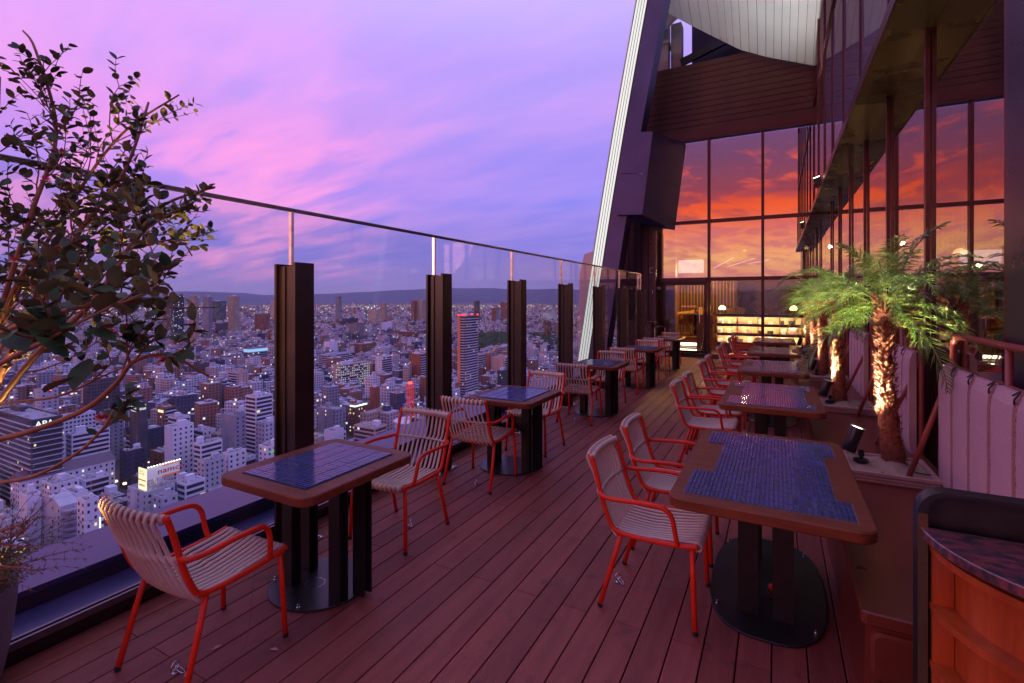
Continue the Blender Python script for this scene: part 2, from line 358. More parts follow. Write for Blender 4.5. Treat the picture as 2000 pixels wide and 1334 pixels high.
M['soffit_brass'] = noisy("brass_toned_sheet", (.095, .054, .016), (.13, .075, .024), 1.6, .28, .5)
M['dark_panel'] = noisy("dark_plum_panel", (.035, .018, .035), (.05, .024, .045), 1.5, .28, .3)
M['purple_panel'] = noisy("blue_grey_metal_panel", (.075, .062, .20), (.095, .078, .24), 1.2, .36, .0)
M['louver'] = noisy("brown_louvre_board", (.048, .018, .016), (.068, .024, .021), 1.4, .42, .2)
M['white_panel'] = noisy("pale_aluminium_soffit", (.62, .63, .62), (.70, .71, .69), .9, .36, .35, .03, 12, .003)
M['grey_steel'] = noisy("weathered_grey_steel", (.20, .17, .20), (.27, .22, .25), 3, .5, .2)
M['led'] = emission("white_led_strip", (1.0, .97, .95), .78)
M['bronze'] = noisy('dark_bronze_edge', (.20, .12, .06), (.27, .17, .09), 2, .28, .85)
M['shelf_wood'] = wood_mat('pale_shelf_wood', (.55, .36, .17), (.66, .45, .23), (8, 8, .8), .5, 1.6)
M['shelf_glow'] = emission('shelf_light', (1.0, .74, .40), 80.0)
M['pale'] = noisy("pale_tower_panel", (.62, .50, .56), (.72, .58, .64), .6, .5)
M['balustrade'] = glass("clear_balustrade_glass", .0, (.92, .94, .95), 1.40)
M['facade_glass'] = glass("coated_facade_glass", .46, (.62, .62, .66), 1.5, (.97, .95, .95, 1), wav=.0)
M['lower_glass'] = glass("door_glass", .05, (.93, .93, .94), 1.45)
M['planter'] = noisy("dusty_pink_planter", (.40, .22, .185), (.50, .28, .235), 6, .6, .0, .3, 50, .002)
M['burlap'] = weave_mat("burlap_cloth", (.36, .24, .17), (.48, .33, .24), 260, 260, .8, .002)
M['bark'] = noisy("shaggy_palm_bark", (.17, .040, .018), (.27, .075, .034), 26, .85, .0, .9, 90, .008)
M['fibre'] = noisy("palm_bark_fibre", (.30, .09, .045), (.42, .16, .08), 18, .8, per_obj=.3)
M['webbing'] = weave_mat("pale_mauve_woven_pad", (.46, .27, .29), (.56, .36, .38), 160, 240, .8, .004)
M['lacing'] = weave_mat("dark_red_lacing", (.13, .016, .02), (.52, .28, .28), 85, 75, .9, .004)
M['frame_tube'] = noisy("oxide_red_tube", (.22, .042, .034), (.28, .055, .042), 10, .38, .1)
M['granite'] = noisy("red_granite", (.20, .055, .06), (.035, .03, .045), 26, .16, det=9, stretch=(1, 2.2, 1), rvar=.05, coat=.5)
M['orange_wood'] = wood_mat("orange_cherry_wood", (.30, .048, .009), (.42, .080, .014), (9, 9, .9), .34, 2.0)
M['interior_wood'] = wood_mat("warm_interior_wood", (.26, .11, .035), (.36, .17, .06), (8, 8, .8), .5, 1.6)
M['interior_dark'] = noisy("dark_interior_wall", (.05, .022, .016), (.07, .03, .02), 2, .6)
M['yellow'] = noisy("mustard_upholstery", (.50, .25, .02), (.60, .31, .03), 12, .7)
M['white'] = noisy("white_plastic", (.72, .70, .72), (.8, .78, .8), 8, .4)
M['warm'] = emission("warm_light", (1.0, .62, .24), 6.0)
M['warm_hot'] = emission("warm_white_light", (1.0, .84, .55), 5.0)
M['lens'] = emission("spotlight_lens", (1.0, .90, .66), 9.0)
M['book_white'] = principled("white_book", (.75, .68, .62), .6)
M['book_dark'] = principled("dark_book", (.07, .05, .06), .6)
M['book_pink'] = principled("pink_book", (.55, .25, .25), .6)
M['concrete_pot'] = noisy("grey_concrete_pot", (.16, .14, .17), (.21, .18, .22), 7, .7, .0, .3, 60, .002)
# ================================================================== TERRACE FLOOR
FAR = 14.85
deck = MB().box(-3.03, -2.6, -.20, .45, FAR, -.034).build('deck', M['under'], kind='structure')
P0, PITCH = -3.03, .1435
board_cache = {}
for i in range(24):
    x0 = P0 + i * PITCH
    off = 2.465 if i % 2 == 0 else 1.243 + 2.19
    y = off - 2.19 * 3
    while y < FAR - .02:
        ya, yb = max(y + .0015, -2.6), min(y + 2.19 - .0015, FAR - .02)
        if yb > ya + .05:
            ln = round(yb - ya, 3)
            if ln not in board_cache:
                b = MB(); w = PITCH - .0065; c = .002
                vs = [(0, 0, -.03), (w, 0, -.03), (w, ln, -.03), (0, ln, -.03), (0, 0, -c), (w, 0, -c), (w, ln, -c), (0, ln, -c),
                      (c, c / 2, 0), (w - c, c / 2, 0), (w - c, ln - c / 2, 0), (c, ln - c / 2, 0)]
                b.add(vs, [(8, 9, 10, 11), (4, 5, 9, 8), (5, 6, 10, 9), (6, 7, 11, 10), (7, 4, 8, 11), (0, 1, 5, 4), (1, 2, 6, 5), (2, 3, 7, 6), (3, 0, 4, 7)])
                board_cache[ln] = b.mesh('deck_board', M['deck'])
            link('deck_board', board_cache[ln], deck, loc=(x0, ya, 0))
        y += 2.19

# ---- left edge: upstand under the glass, gutter ledge, outer parapet
MB().box(-3.062, -2.6, -.3, -3.036, 14.4, .088).build('balustrade_upstand', M['blackbrown'], kind='structure')
led = MB(); led.box(-3.405, -2.6, -.25, -3.064, 14.4, .045); led.build('gutter_ledge', M['ledge'], kind='structure')
par = MB(); par.box(-3.86, -2.6, -5.0, -3.42, 14.4, .118); par.build('outer_parapet', M['blackbrown'], kind='structure')
MB().box(-3.90, -2.6, .120, -3.405, 14.4, .150).build('parapet_coping', M['ledge'], kind='structure')
MB().box(-3.418, -2.6, .047, -3.406, 14.4, .117).build('parapet_inner_face', M['ledge_dark'], kind='structure')

# ---- glass balustrade: panes, channel, muntins and one cap rail are one thing
bal = thing('glass_balustrade', 'clear frameless glass balustrade with thin dark cap rail along the city side of the deck', 'glass railing', (-3.0, 0, 0))
GX = -3.0
MB().box(-.032, -2.6, .089, .020, 12.35, .108).box(-.032, -2.6, .108, -.016, 12.35, .122).box(.006, -2.6, .108, .020, 12.35, .122).build('bottom_channel', M['rail'], bal)
MB().prism(rrect(-.017, -2.6, .017, 12.38, .006, 3), 2.262, 2.286, .004).build('cap_rail', M['rail'], bal, sm=False)
mun = [2.30 + 1.63 * k for k in range(-3, 7)] + [12.35]
for a, b in zip(mun[:-1], mun[1:]):
    if b < -.3: continue
    MB().box(-.007, a + .014, .112, .007, b - .014, 2.262).build('glass_pane', M['balustrade'], bal)
ms = MB().box(-.013, -.011, .112, .013, .011, 2.262).mesh('muntin', M['steel'])
for y in mun:
    if y > -1: link('muntin', ms, bal, loc=(0, y, 0))
# wind posts on the deck, an H section with a square foot plate
def post_thing():
    t = thing('balustrade_post', '', 'steel post', group='dark posts along the glass balustrade')
    b = MB()
    b.box(-.105, -.075, .0105, -.085, .105, 1.885)       # flange against the glass
    b.box(-.085, -.040, .0105, .055, .040, 1.872)         # web
    b.box(.055, -.055, .0105, .078, .095, 1.893)         # deck side flange
    b.box(-.085, -.050, .0105, -.03, -.036, 1.868)
    b.build('post_section', M['blackbrown'], t)
    MB().prism(rrect(-.12, -.13, .105, .15, .006, 2), .0005, .010, .002).build('foot_plate', M['steel'], t)
    bb = MB()
    for x, y in ((-.10, -.10), (.085, -.105), (.088, .125)): bb.lathe([(.009, .010), (.009, .016), (.005, .020)], 8, (x, y, 0))
    bb.build('bolt', M['steel'], t, kind='stuff')
    return t
posts = [2.22 + 1.62 * k for k in range(-1, 7)]
plabel = ['dark steel post nearest the camera, left of the frame', 'tall dark steel post behind the nearest blue tiled table', 'dark steel post behind the chair backs, second from the left', 'dark steel post beyond the second small table, third from the left',
          'dark steel post just left of the slanted white light strips, fourth from left', 'dark steel post just right of the slanted white light strips', 'narrow looking dark post next to last on the glass railing', 'last dark post where the glass railing ends by the bar']
pt = post_thing(); pt['label'] = plabel[1]; pt.location = (-2.865, posts[1], 0)
for k, y in enumerate(posts):
    if k == 1 or k == 0: continue
    dup(pt, (-2.865, y, 0), 0, plabel[k])

# ================================================================== TOWER: far facade, side facade, roof parts
far = thing('far_glass_facade', 'tall sunset reflecting glass wall with red brown frames at the end of the terrace', 'glass wall', (0, FAR, 0))
mx = [-3.00, -1.68, -.33, 1.06]
zz = [2.16, 3.80, 6.16]
fr = MB()
for x in mx[:-1]: fr.box(x - .035, -.09, .12, x + .035, .05, 6.2)
fr.build('mullion', M['facade_frame'], far, kind='stuff')
for z, h in ((2.16, .10), (3.80, .09)):
    MB().box(-3.05, -.07, z, 1.09, .04, z + h).build('transom', M['facade_frame'], far)
MB().box(-3.5, -.14, 6.17, 1.09, .10, 6.40).box(-3.5, -.155, 6.215, 1.09, -.14, 6.235).build('head_beam', M['facade_frame'], far)
MB().box(-3.05, -.22, .0, 1.10, .06, .115).build('plinth', M['black'], far)
for i in range(3):
    xa, xb = mx[i] + .035, mx[i + 1] - .035
    if i == 2: xb = 1.10
    for z0, z1, g in ((3.89, 6.17, 'facade_glass'), (2.26, 3.80, 'facade_glass'), (.125, 2.16, 'lower_glass')):
        if i == 0 and z0 < 1: continue
        pane((xa, -.006, z0), (xb, .006, z1), .012, 1).build('glass_pane', M[g], far)
# entrance door in the first bay
door = thing('entrance_door', 'glazed bar door with dark frame and warm interior behind it', 'door', (-2.34, FAR - .02, .116))
MB().box(-.61, -.05, 0, -.53, .03, 2.02).box(.53, -.05, 0, .61, .03, 2.02).box(-.53, -.05, 1.93, .53, .03, 2.02).box(-.53, -.05, 0, .53, .03, .06).build('door_frame', M['dark_panel'], door)
MB().box(-.53, -.012, .06, .53, .0, 1.93).build('glass_pane', M['lower_glass'], door)
o = text_mesh('lettering', 'CRUDO BAR', .072, principled('coral_letters', (.8, .22, .14), .5, emit=(.9, .3, .2), estr=.35), .002, (.12, -.016, 1.32), (R(90), 0, R(180)), door)
MB().tube([(.42, -.06, .85), (.42, -.06, 1.25)], .012).build('pull_handle', M['steel'], door)
MB().box(-.69, -.16, 2.02, .61, .02, 2.13).build('door_head', M['dark_panel'], door)

# side facade parallel to the deck: lower glass X=1.10, upper glass set out at X=.85
SX, UX, ZS = 1.10, .845, 3.86
side = thing('side_glass_facade', 'long mirror like glass wall behind the palms with many tall red brown mullions', 'glass wall', (SX, 0, 0))
cols = [3.53] + [5.16 + 1.61 * k for k in range(6)] + [FAR]
for k, y in enumerate(cols[:-1]):
    MB().box(-.030, y - .028, .10, -.001, y + .028, ZS).build('mullion', M['facade_frame'], side)
for a, b in zip(cols[:-1], cols[1:]):
    pane((.003, a, .1), (.015, b, ZS), .012, 0).build('glass_pane', M['facade_glass'], side)
MB().box(-.02, 3.52, 0, .06, FAR, .099).build('sill', M['black'], side)
up = thing('upper_glass_facade', 'upper storey glass wall with thin mullions above the slanting brass toned beam', 'glass wall', (UX, 0, 0))
for y in [3.55 + 1.61 * k for k in range(7)] + [14.75]:
    MB().box(-.022, y - .022, ZS + .02, -.001, y + .022, 12.5).build('mullion', M['facade_frame'], up)
MB().box(.0, 3.5, ZS + .03, .012, FAR, 12.5).build('glass_pane', M['facade_glass'], up)
for z in (6.6, 9.3): MB().box(-.03, 3.5, z, .011, FAR, z + .07).build('transom', M['facade_frame'], up)
sof = thing('facade_soffit', 'brass toned beam soffit running along the side wall above the palms', 'soffit', (0, 0, ZS))
yy = [4.3 + 1.61 * k - .75 for k in range(1, 8)]; ys = [3.2] + yy + [FAR - .03]
for a, b in zip(ys[:-1], ys[1:]):
    MB().box(UX - .06, a + .003, 0, SX + .035, min(b, FAR - .03) - .003, .018).build('panel', M['soffit_brass'], sof)
MB().box(UX - .075, 3.2, -.008, UX - .061, FAR - .03, .10).build('edge_trim', M['facade_frame'], sof)
# solid column that closes the right of the view
cl = thing('corner_column', 'dark plum metal column filling the right edge of the photo', 'column', (0, 0, 0))
MB().box(1.05, 1.2, 0, 1.5, 3.45, 12.0).build('cladding', M['dark_panel'], cl)
MB().box(1.052, 3.452, 0, 1.5, 3.50, 12.0).build('edge_strip', M['facade_frame'], cl)

# ---- louvre wall over the far facade
lv = thing('louvre_wall', 'dark brown slatted louvre wall above the sunset windows', 'louvre wall', (0, FAR - .06, 6.42))
MB().box(-3.46, .06, 0, 1.05, .09, 1.95).build('backing', M['under'], lv)
for x0, x1 in ((-3.45, -1.25), (-1.23, 1.04)):
    sl = MB().box(x0, 0, 0, x1, .035, .150).mesh('slat', M['louver'])
    for k in range(12): link('slat', sl, lv, loc=(0, 0, .005 + .163 * k))
MB().box(-1.25, .002, 0, -1.23, .05, 1.96).build('joint_post', M['black'], lv)

# ---- curved white soffit overhead, two rows of separate panels
cs = thing('curved_canopy_soffit', 'curved pale metal panelled canopy underside at the top right', 'canopy', (0, 0, 0))
low = [(1236, -34), (1262, -2), (1290, 18), (1335, 42), (1400, 75), (1445, 97), (1500, 112), (1550, 121), (1604, 131)]
hix = [1120, 1150, 1190, 1260, 1350, 1420, 1500, 1566, 1640]
def interp(a, u):
    u *= len(a) - 1; i = min(int(u), len(a) - 2); w = u - i
    p = a[i]; q = a[i + 1]
    return tuple(x + (y - x) * w for x, y in zip(p, q)) if isinstance(p, tuple) else p + (q - p) * w
NP = 27
def cpt(u, v):
    p = interp(low, u); Yl = 14.55 - .0 * u; a = atY(p[0], p[1], Yl)
    b = atY(interp(hix, u), -250, 9.4)
    m = (a + b) / 2 + Vector((0, .35, .55))
    return a * (1 - v) ** 2 + m * 2 * v * (1 - v) + b * v * v
for i in range(NP):
    for (v0, v1) in ((0.0, .36), (.364, 1.0)):
        b = MB(); u0, u1 = i / NP + .0010, (i + 1) / NP - .0010; K = 5; top = []; 
        for j in range(K + 1):
            v = v0 + (v1 - v0) * j / K; top += [cpt(u0, v), cpt(u1, v)]
        nb = [p + Vector((0, 0, .04)) for p in top]; n = len(top)
        fs = [(2 * j, 2 * j + 2, 2 * j + 3, 2 * j + 1) for j in range(K)] + [(2 * j + n, 2 * j + 1 + n, 2 * j + 3 + n, 2 * j + 2 + n) for j in range(K)]
        fs += [(0, 1, 1 + n, n)] + [(2 * j, 2 * j + n, 2 * j + 2 + n, 2 * j + 2) for j in range(K)] + [(2 * j + 1, 2 * j + 3, 2 * j + 3 + n, 2 * j + 1 + n) for j in range(K)]
        b.add(top + nb, fs).build('panel', M['white_panel'], cs, sm=False)
bk = MB(); 
for i in range(12):
    u0, u1 = i / 12, (i + 1) / 12
    for j in range(4):
        q = [cpt(u0, j / 4), cpt(u1, j / 4), cpt(u1, (j + 1) / 4), cpt(u0, (j + 1) / 4)]
        bk.add([p + Vector((0, .05, .09)) for p in q], [(0, 1, 2, 3)])
bk.build('backing', M['under'], cs)
e = MB()
for k in range(22):
    p = cpt(1.0, k / 22) + Vector((.06, 0, .02)); e.obox(p, .035, .05, .03, Matrix.Rotation(.2 * k, 3, 'Z'))
e.build('edge_bracket', M['black'], cs, kind='stuff')

# ---- steelwork seen in the gap above the louvres
st = thing('roof_steelwork', 'grey steel columns and gussets in the gap left of the canopy', 'steel frame', (0, 14.9, 8.3))
MB().box(-3.30, .2, 0, -2.86, .6, 2.6).box(-3.36, .1, .95, -2.80, .65, 1.02).build('column', M['grey_steel'], st)
MB().box(-2.80, .35, -.2, -2.50, .75, 1.6).build('column', M['grey_steel'], st)
MB().bar((-3.2, .0, 1.35), (-2.55, .0, 1.9), .2, .45).build('gusset', M['grey_steel'], st)
MB().bar((-2.5, .3, .35), (-.2, .3, 1.02), .12, .2).build('beam', M['black'], st)
MB().box(-2.25, .7, -.1, 1.0, 2.0, 5.0).build('plant_box', M['ledge_dark'], st)  # dark machine block, stretched upward to darken the reflection in the side glass
MB().bar((-2.9, .1, 1.5), (-1.6, .1, 2.2), .09, .14).build('brace', M['grey_steel'], st)
o = MB()
for k in range(9): o.bar((-2.1 + .02 * k, .25, 1.2 + .07 * k), (-1.85 + .02 * k, .25, 1.25 + .07 * k), .015, .02)
o.build('grating', M['black'], st, kind='stuff')
# ---- metal clad enclosure left of the windows
en = thing('metal_clad_enclosure', 'bluish metal panel box standing out left of the sunset windows', 'cladding box', (0, 0, 0))
a, b_, e_, f_ = Vector((-3.665, 13.28, 6.21)), Vector((-2.90, 13.28, 6.11)), Vector((-3.89, 13.28, 3.97)), Vector((-3.18, 13.28, 3.92))
g_, h_ = Vector((-2.76, 14.80, 6.12)), Vector((-2.62, 14.80, 3.66)); nn_ = (f_ - b_).cross(h_ - b_); g_.x = b_.x - (nn_.y * (g_.y - b_.y) + nn_.z * (g_.z - b_.z)) / nn_.x; i_, j_ = (b_ + g_) / 2, (f_ + h_) / 2
mid = lambda p, q, w=.5: p + (q - p) * w
def plate(q, name='panel', th=.03):
    n = (q[1] - q[0]).cross(q[3] - q[0]).normalized(); c = sum(q, Vector()) / 4
    q = [c + (p - c) * .988 for p in q]
    if n.dot(c - Vector((-3.3, 14.3, 5.0))) < 0: q = q[::-1]; n = -n
    bb = [p - n * th for p in q]
    MB().add(q + bb, [(0, 1, 2, 3), (7, 6, 5, 4), (0, 4, 5, 1), (1, 5, 6, 2), (2, 6, 7, 3), (3, 7, 4, 0)]).build(name, M['purple_panel'], en)
plate([mid(a, e_), mid(b_, f_), b_, a]); plate([e_, f_, mid(b_, f_), mid(a, e_)])
bm_, im_, gm_ = mid(b_, f_), mid(i_, j_), mid(g_, h_)
plate([bm_, im_, i_, b_]); plate([f_, j_, im_, bm_]); plate([im_, gm_, g_, i_]); plate([j_, h_, gm_, im_])
c0 = [a, b_, i_, g_, Vector((-3.75, 14.8, 6.32))]; c1_ = [e_, f_, j_, h_, Vector((-4.0, 14.8, 4.03))]
lf_, lb_ = Vector((-3.75, 14.8, 6.32)), Vector((-4.0, 14.8, 4.03))
plate([e_, a, lf_, lb_]); plate([f_, e_, lb_, h_], 'soffit_plate'); plate([a, b_, g_, lf_], 'top_plate')

# ---- slanted mega column with lit strips
mc = thing('slanted_column', 'slanting column with white lit strips leaning up at the end of the railing', 'column', (0, 0, 0))
def cline(t): # t = height
    z = t; x = -5.08 + (z + .08) * (1.69 / 9.88) - .10 * math.sin(max(0, min(1, (z + .08) / 9.88)) * math.pi) * .6
    return x
zs = [-6, -3, -.08, 1.5, 3.3, 4.8, 6.4, 8.1, 9.8, 11.5]
def slab(x0, x1, y0, y1, name, m):
    b = MB(); n = len(zs)
    vs = []
    for z in zs:
        c = cline(z); vs += [(c + x0, 13.5 + y0, z), (c + x1, 13.5 + y0, z), (c + x1, 13.5 + y1, z), (c + x0, 13.5 + y1, z)]
    fs = [(4 * k + s, 4 * k + (s + 1) % 4, 4 * k + 4 + (s + 1) % 4, 4 * k + 4 + s) for k in range(n - 1) for s in range(4)] + [(3, 2, 1, 0), (4 * n - 4, 4 * n - 3, 4 * n - 2, 4 * n - 1)]
    return b.add(vs, fs).build(name, m, mc)
for k in range(4): slab(.02 + .075 * k, .02 + .075 * k + .050, -.05, -.02, 'light_strip', M['led'])
slab(-.01, .34, -.019, .0, 'backing_plate', M['black'])
slab(.0, .345, .001, .5, 'core', M['dark_panel'])
slab(.345, .80, -.06, .5, 'cladding', M['purple_panel'])
slab(-.02, -.008, -.05, .05, 'side_fin', M['pale'])
wt = MB(); wt.tube([atY(1274, 20, 14.0), atY(1238, 240, 14.0)], .022, 6); wt.build('conduit', M['steel'], mc)
MB().tube([atY(1237, 262, 13.55), atY(1208, 440, 13.55), atY(1190, 560, 13.55)], .02, 6).build('conduit', M['steel'], mc)
pf = thing('pale_tower_fin', 'pale angular fin of the tower just left of the white light strips', 'tower fin', (0, 0, 0))
q = [atY(1141, 497, 17), atY(1160, 490, 17), atY(1160, 700, 17), atY(1129, 700, 17), atY(1132, 535, 17)]
MB().add(q + [p + Vector((.1, 1.0, 0)) for p in q], [(4, 3, 2, 1, 0), (5, 6, 7, 8, 9)] + [(k, (k + 1) % 5, (k + 1) % 5 + 5, k + 5) for k in range(5)]).build('fin', M['pale'], pf)

# ---- recess wall under the enclosure, with speaker, camera and service stand
rw = thing('dark_recess_wall', 'near black wall in the recess left of the bar door', 'wall', (0, 0, 0))
MB().box(-4.35, 14.9, 0, -3.05, 15.2, 4.2).build('panel', M['dark_panel'], rw)
MB().box(-3.12, 14.3, 0, -3.04, 14.9, 3.6).build('return_panel', M['dark_panel'], rw)
for k in range(5): MB().box(-4.0 + .2 * k, 14.885, .1, -3.985 + .2 * k, 14.9, 4.0).build('joint', M['under'], rw)
s = thing('wall_speaker', 'small grey square speaker on the dark wall left of the door glass', 'speaker', (-3.22, 14.80, 2.42))
MB().prism(rrect(-.10, -.02, .10, .07, .015, 3), 0, .16, .008).build('cabinet', M['white'], s)
MB().box(-.08, -.026, .02, .08, -.0205, .14).build('grille', M['black'], s)
s = thing('security_camera', 'white bullet security camera on an arm beside the bar door', 'camera', (-3.14, 14.75, 1.86))
MB().obox((.06, -.10, .08), .045, .13, .04, Matrix.Rotation(R(38), 3, 'Z') @ Matrix.Rotation(R(-12), 3, 'X')).build('housing', M['white'], s)
MB().tube([(-.05, .0, 0), (-.02, -.06, 0), (.03, -.10, .04)], .014, 8).box(-.09, -.04, -.05, -.06, .04, .05).build('arm', M['white'], s)
s = thing('service_stand', 'dark red service stand with wooden shelf beside the bar door', 'stand', (-3.35, 13.9, 0))
MB().prism(rrect(-.45, -.28, .38, .28, .06, 4), .0, 1.0, .01).build('cabinet', M['dark_panel'], s)
MB().prism(rrect(-.47, -.30, .40, .30, .06, 4), 1.002, 1.03, .005).build('top', M['facade_frame'], s)
MB().box(.45, -.22, .35, .75, .15, .62).build('crate', M['interior_wood'], s)
MB().tube([(.42, -.26, 0), (.42, -.26, .85), (.5, -.1, .92), (.62, .1, .85), (.62, .1, 0)], .012).build('frame', M['steel'], s)

# ================================================================== BAR INTERIOR
room = MB()
room.box(-3.5, 19.6, 0, 9, 19.8, 6.2); room.box(-3.55, FAR + .1, 0, -3.35, 19.6, 6.2); room.box(8.8, 2, 0, 9, 19.6, 6.2)
room.build('bar_interior_wall', M['interior_dark'], kind='structure')
MB().box(-3.5, FAR + .07, -.1, 9, 19.6, .10).box(1.2, 2.0, -.1, 9, FAR + .06, .099).build('bar_floor', M['interior_wood'], kind='structure')
MB().box(-3.5, FAR + .12, 6.0, 9, 19.6, 6.15).box(.87, 3.5, 3.90, 9, FAR + .1, 4.0).build('bar_ceiling', M['interior_dark'], kind='structure')
up_ = MB(); up_.box(3.6, 3.5, 4.01, 3.8, 19.6, 12.6).box(.87, 3.5, 12.5, 3.59, FAR, 12.6).box(.87, 3.3, 4.01, 3.8, 3.49, 12.6); up_.build('upper_floor_wall', M['interior_dark'], kind='structure')
# wooden walls and column seen through the door
t = thing('panelled_wood_column', 'warm lit timber column just inside the bar door', 'column', (-2.92, 15.6, .1))
MB().box(-.12, -.2, 0, .22, .2, 4.5).build('cladding', M['interior_wood'], t)
t = thing('panelled_bar_wall', 'dark ribbed timber wall behind the yellow armchairs inside', 'wall', (-2.6, 18.6, .1))
MB().box(-.6, 0, 0, 1.4, .1, 4.5).build('cladding', M['interior_dark'], t)
rb = MB().box(0, -.03, 0, .03, 0, 4.4).mesh('rib', M['interior_wood'])
for k in range(18): link('rib', rb, t, loc=(-.55 + .107 * k, 0, 0))
t = thing('wooden_service_cabinet', 'wooden cabinet with folding stand just inside the door glass', 'cabinet', (-1.98, 15.7, .1))
MB().box(-.15, 0, 0, .28, .4, 1.08).build('carcass', M['interior_wood'], t)
for k in range(3): MB().box(-.14, -.015, .08 + .33 * k, .27, -.001, .08 + .33 * k + .3).build('drawer', M['interior_wood'], t)
for x in (-.1, .1): MB().box(x, .08, 1.081, x + .09, .2, 1.30).build('lantern', principled('amber_glow%d' % (x > 0), (.5, .2, .04), .5, emit=(1, .36, .06), estr=.5), t)
MB().tube([(.0, -.12, .0), (.12, -.12, .7)], .01, 6).tube([(.14, -.12, .0), (.02, -.12, .7)], .01, 6).tube([(.02, -.12, .7), (.12, -.12, .5)], .01, 6).build('folding_stand', M['steel'], t)
for k in range(2):
    s = thing('entrance_step', ['upper lit wooden step inside the bar door', 'lower lit wooden step inside the bar door'][k], 'step', (-2.55, 15.95 - .35 * k, .1), group='lit steps inside the door')
    MB().box(-.30, 0, .20 - .16 * k, .45, .34, .24 - .16 * k).build('tread', M['interior_wood'], s)
    MB().box(-.28, .012, .115 - .09 * k if k == 0 else .0, .43, .03, .197 - .16 * k).build('light_strip', M['warm_hot'], s)
# table and two shell armchairs
t = thing('round_bar_table', 'small round table between yellow armchairs inside the bar', 'table', (-2.35, 17.0, .45))
MB().lathe([(.02, .70), (.36, .70), (.36, .735), (.02, .737)], 24).build('tabletop', M['white'], t); MB().lathe([(.25, 0), (.25, .02), (.04, .04), (.04, .70)], 16).build('pedestal', M['black'], t)
MB().box(-2.95, 16.4, .1, -1.2, 19.5, .45).build('raised_floor', M['interior_wood'], kind='structure')
for k, (x, y, rz, lb) in enumerate(((-2.75, 17.3, R(-70), 'yellow shell armchair on the left of the round bar table'), (-1.98, 16.95, R(100), 'yellow shell armchair on the right of the round bar table'))):
    s = thing('shell_armchair', lb, 'armchair', (x, y, .45), rz, 'yellow armchairs inside the bar')
    b = MB(); n = 18; vs = []; 
    for j, (rr, z) in enumerate(((.12, .34), (.26, .38), (.31, .5), (.33, .66), (.33, .84))):
        for i in range(n):
            a_ = R(-140 + 280 * i / (n - 1)); hz = z if j < 3 else .5 + (z - .5) * (.45 + .55 * math.cos(a_ * .55))
            vs.append((rr * math.sin(a_), rr * math.cos(a_), hz))
    b.add(vs, [(j * n + i, j * n + i + 1, (j + 1) * n + i + 1, (j + 1) * n + i) for j in range(4) for i in range(n - 1)])
    b.build('shell', M['yellow'], s, sm=True); MB().lathe([(.02, .36), (.27, .37), (.27, .45), (.02, .47)], 18).build('seat', M['yellow'], s)
    for x_, y_ in ((.18, .18), (-.18, .18), (.18, -.18), (-.18, -.18)): MB().tube([(x_ * .6, y_ * .6, .36), (x_, y_, 0)], .012, 6).build('leg', M['steel'], s)
# long lit shelf behind the glass
sh_ = thing('lit_bookshelf', 'long low timber shelf with warm lit compartments behind the glass', 'bookshelf', (-1.55, 15.55, .1))
MB().box(0, .36, 0, 2.72, .40, 1.08).build('back_panel', M['shelf_wood'], sh_)
MB().box(-.03, -.01, 1.081, 2.75, .41, 1.12).build('top', M['black'], sh_)
MB().box(0, 0, .0, 2.72, .36, .26).build('base', M['interior_dark'], sh_)
for k in range(3): MB().box(0, 0, .262 + .273 * k, 2.72, .358, .285 + .273 * k).build('shelf', M['black'], sh_)
for k in range(6): MB().box(-.01 + .54 * k, .0, .286, .012 + .54 * k, .357, 1.08).build('divider', M['interior_wood'], sh_)
for k in range(3):
    MB().box(.03, .045, .500 + .273 * k, 2.70, .075, .528 + .273 * k).build('light_strip', M['shelf_glow'], sh_)
for k in range(3): MB().box(0, .0, .488 + .273 * k, 2.72, .03, .534 + .273 * k).build('lip', M['black'], sh_)
zrow = {0: 'bottom', 1: 'middle', 2: 'top'}
for row in range(3):
    for c in range(5):
        for j in range(2):
            w = rnd.uniform(.06, .17); hh = rnd.uniform(.07, .19); x = -1.55 + .54 * c + .06 + .24 * j + rnd.uniform(0, .04)
            mm = M[rnd.choice(['book_white', 'book_dark', 'book_white', 'book_pink'])]
            cn = {'white_book': 'white', 'dark_book': 'dark', 'pink_book': 'pink'}[mm.name]
            o = MB().obox((0, 0, hh / 2), w / 2, .05, hh / 2, Matrix.Rotation(R(rnd.uniform(-18, 18)), 3, 'Z')).build('book', mm, loc=(x, 15.55 + .16, .1 + .286 + .273 * row))
            tag(o, '%s book on the %s lit shelf, %s object from the left' % (cn, zrow[row], ['first', 'second', 'third', 'fourth', 'fifth', 'sixth', 'seventh', 'eighth', 'ninth', 'tenth'][c * 2 + j]), 'book', 'books on the lit shelf')
for k, (x, lb) in enumerate(((-1.42, 'glowing mushroom lamp on the left end of the lit shelf'), (.42, 'glowing mushroom lamp on the right part of the lit shelf'))):
    s = thing('shelf_lamp', lb, 'lamp', (x, 15.75, 1.22), group='glowing lamps on the shelf')
    MB().lathe([(.05, 0), (.05, .015), (.012, .03), (.012, .12)], 12).build('base', M['black'], s)
    MB().lathe([(.09, .115), (.10, .15), (.085, .20), (.04, .235), (.01, .245)], 16).build('shade', M['warm'], s, sm=True)
for k, x in enumerate((-1.2, -.95)):
    tag(MB().obox((x, 16.1, 1.28), .11, .06, .11, Matrix.Rotation(R(12 * (k * 2 - 1)), 3, 'Y')).build('sofa_cushion', M['yellow']), ['left mustard cushion showing above the lit shelf', 'right mustard cushion showing above the lit shelf'][k], 'cushion', 'cushions behind the shelf')
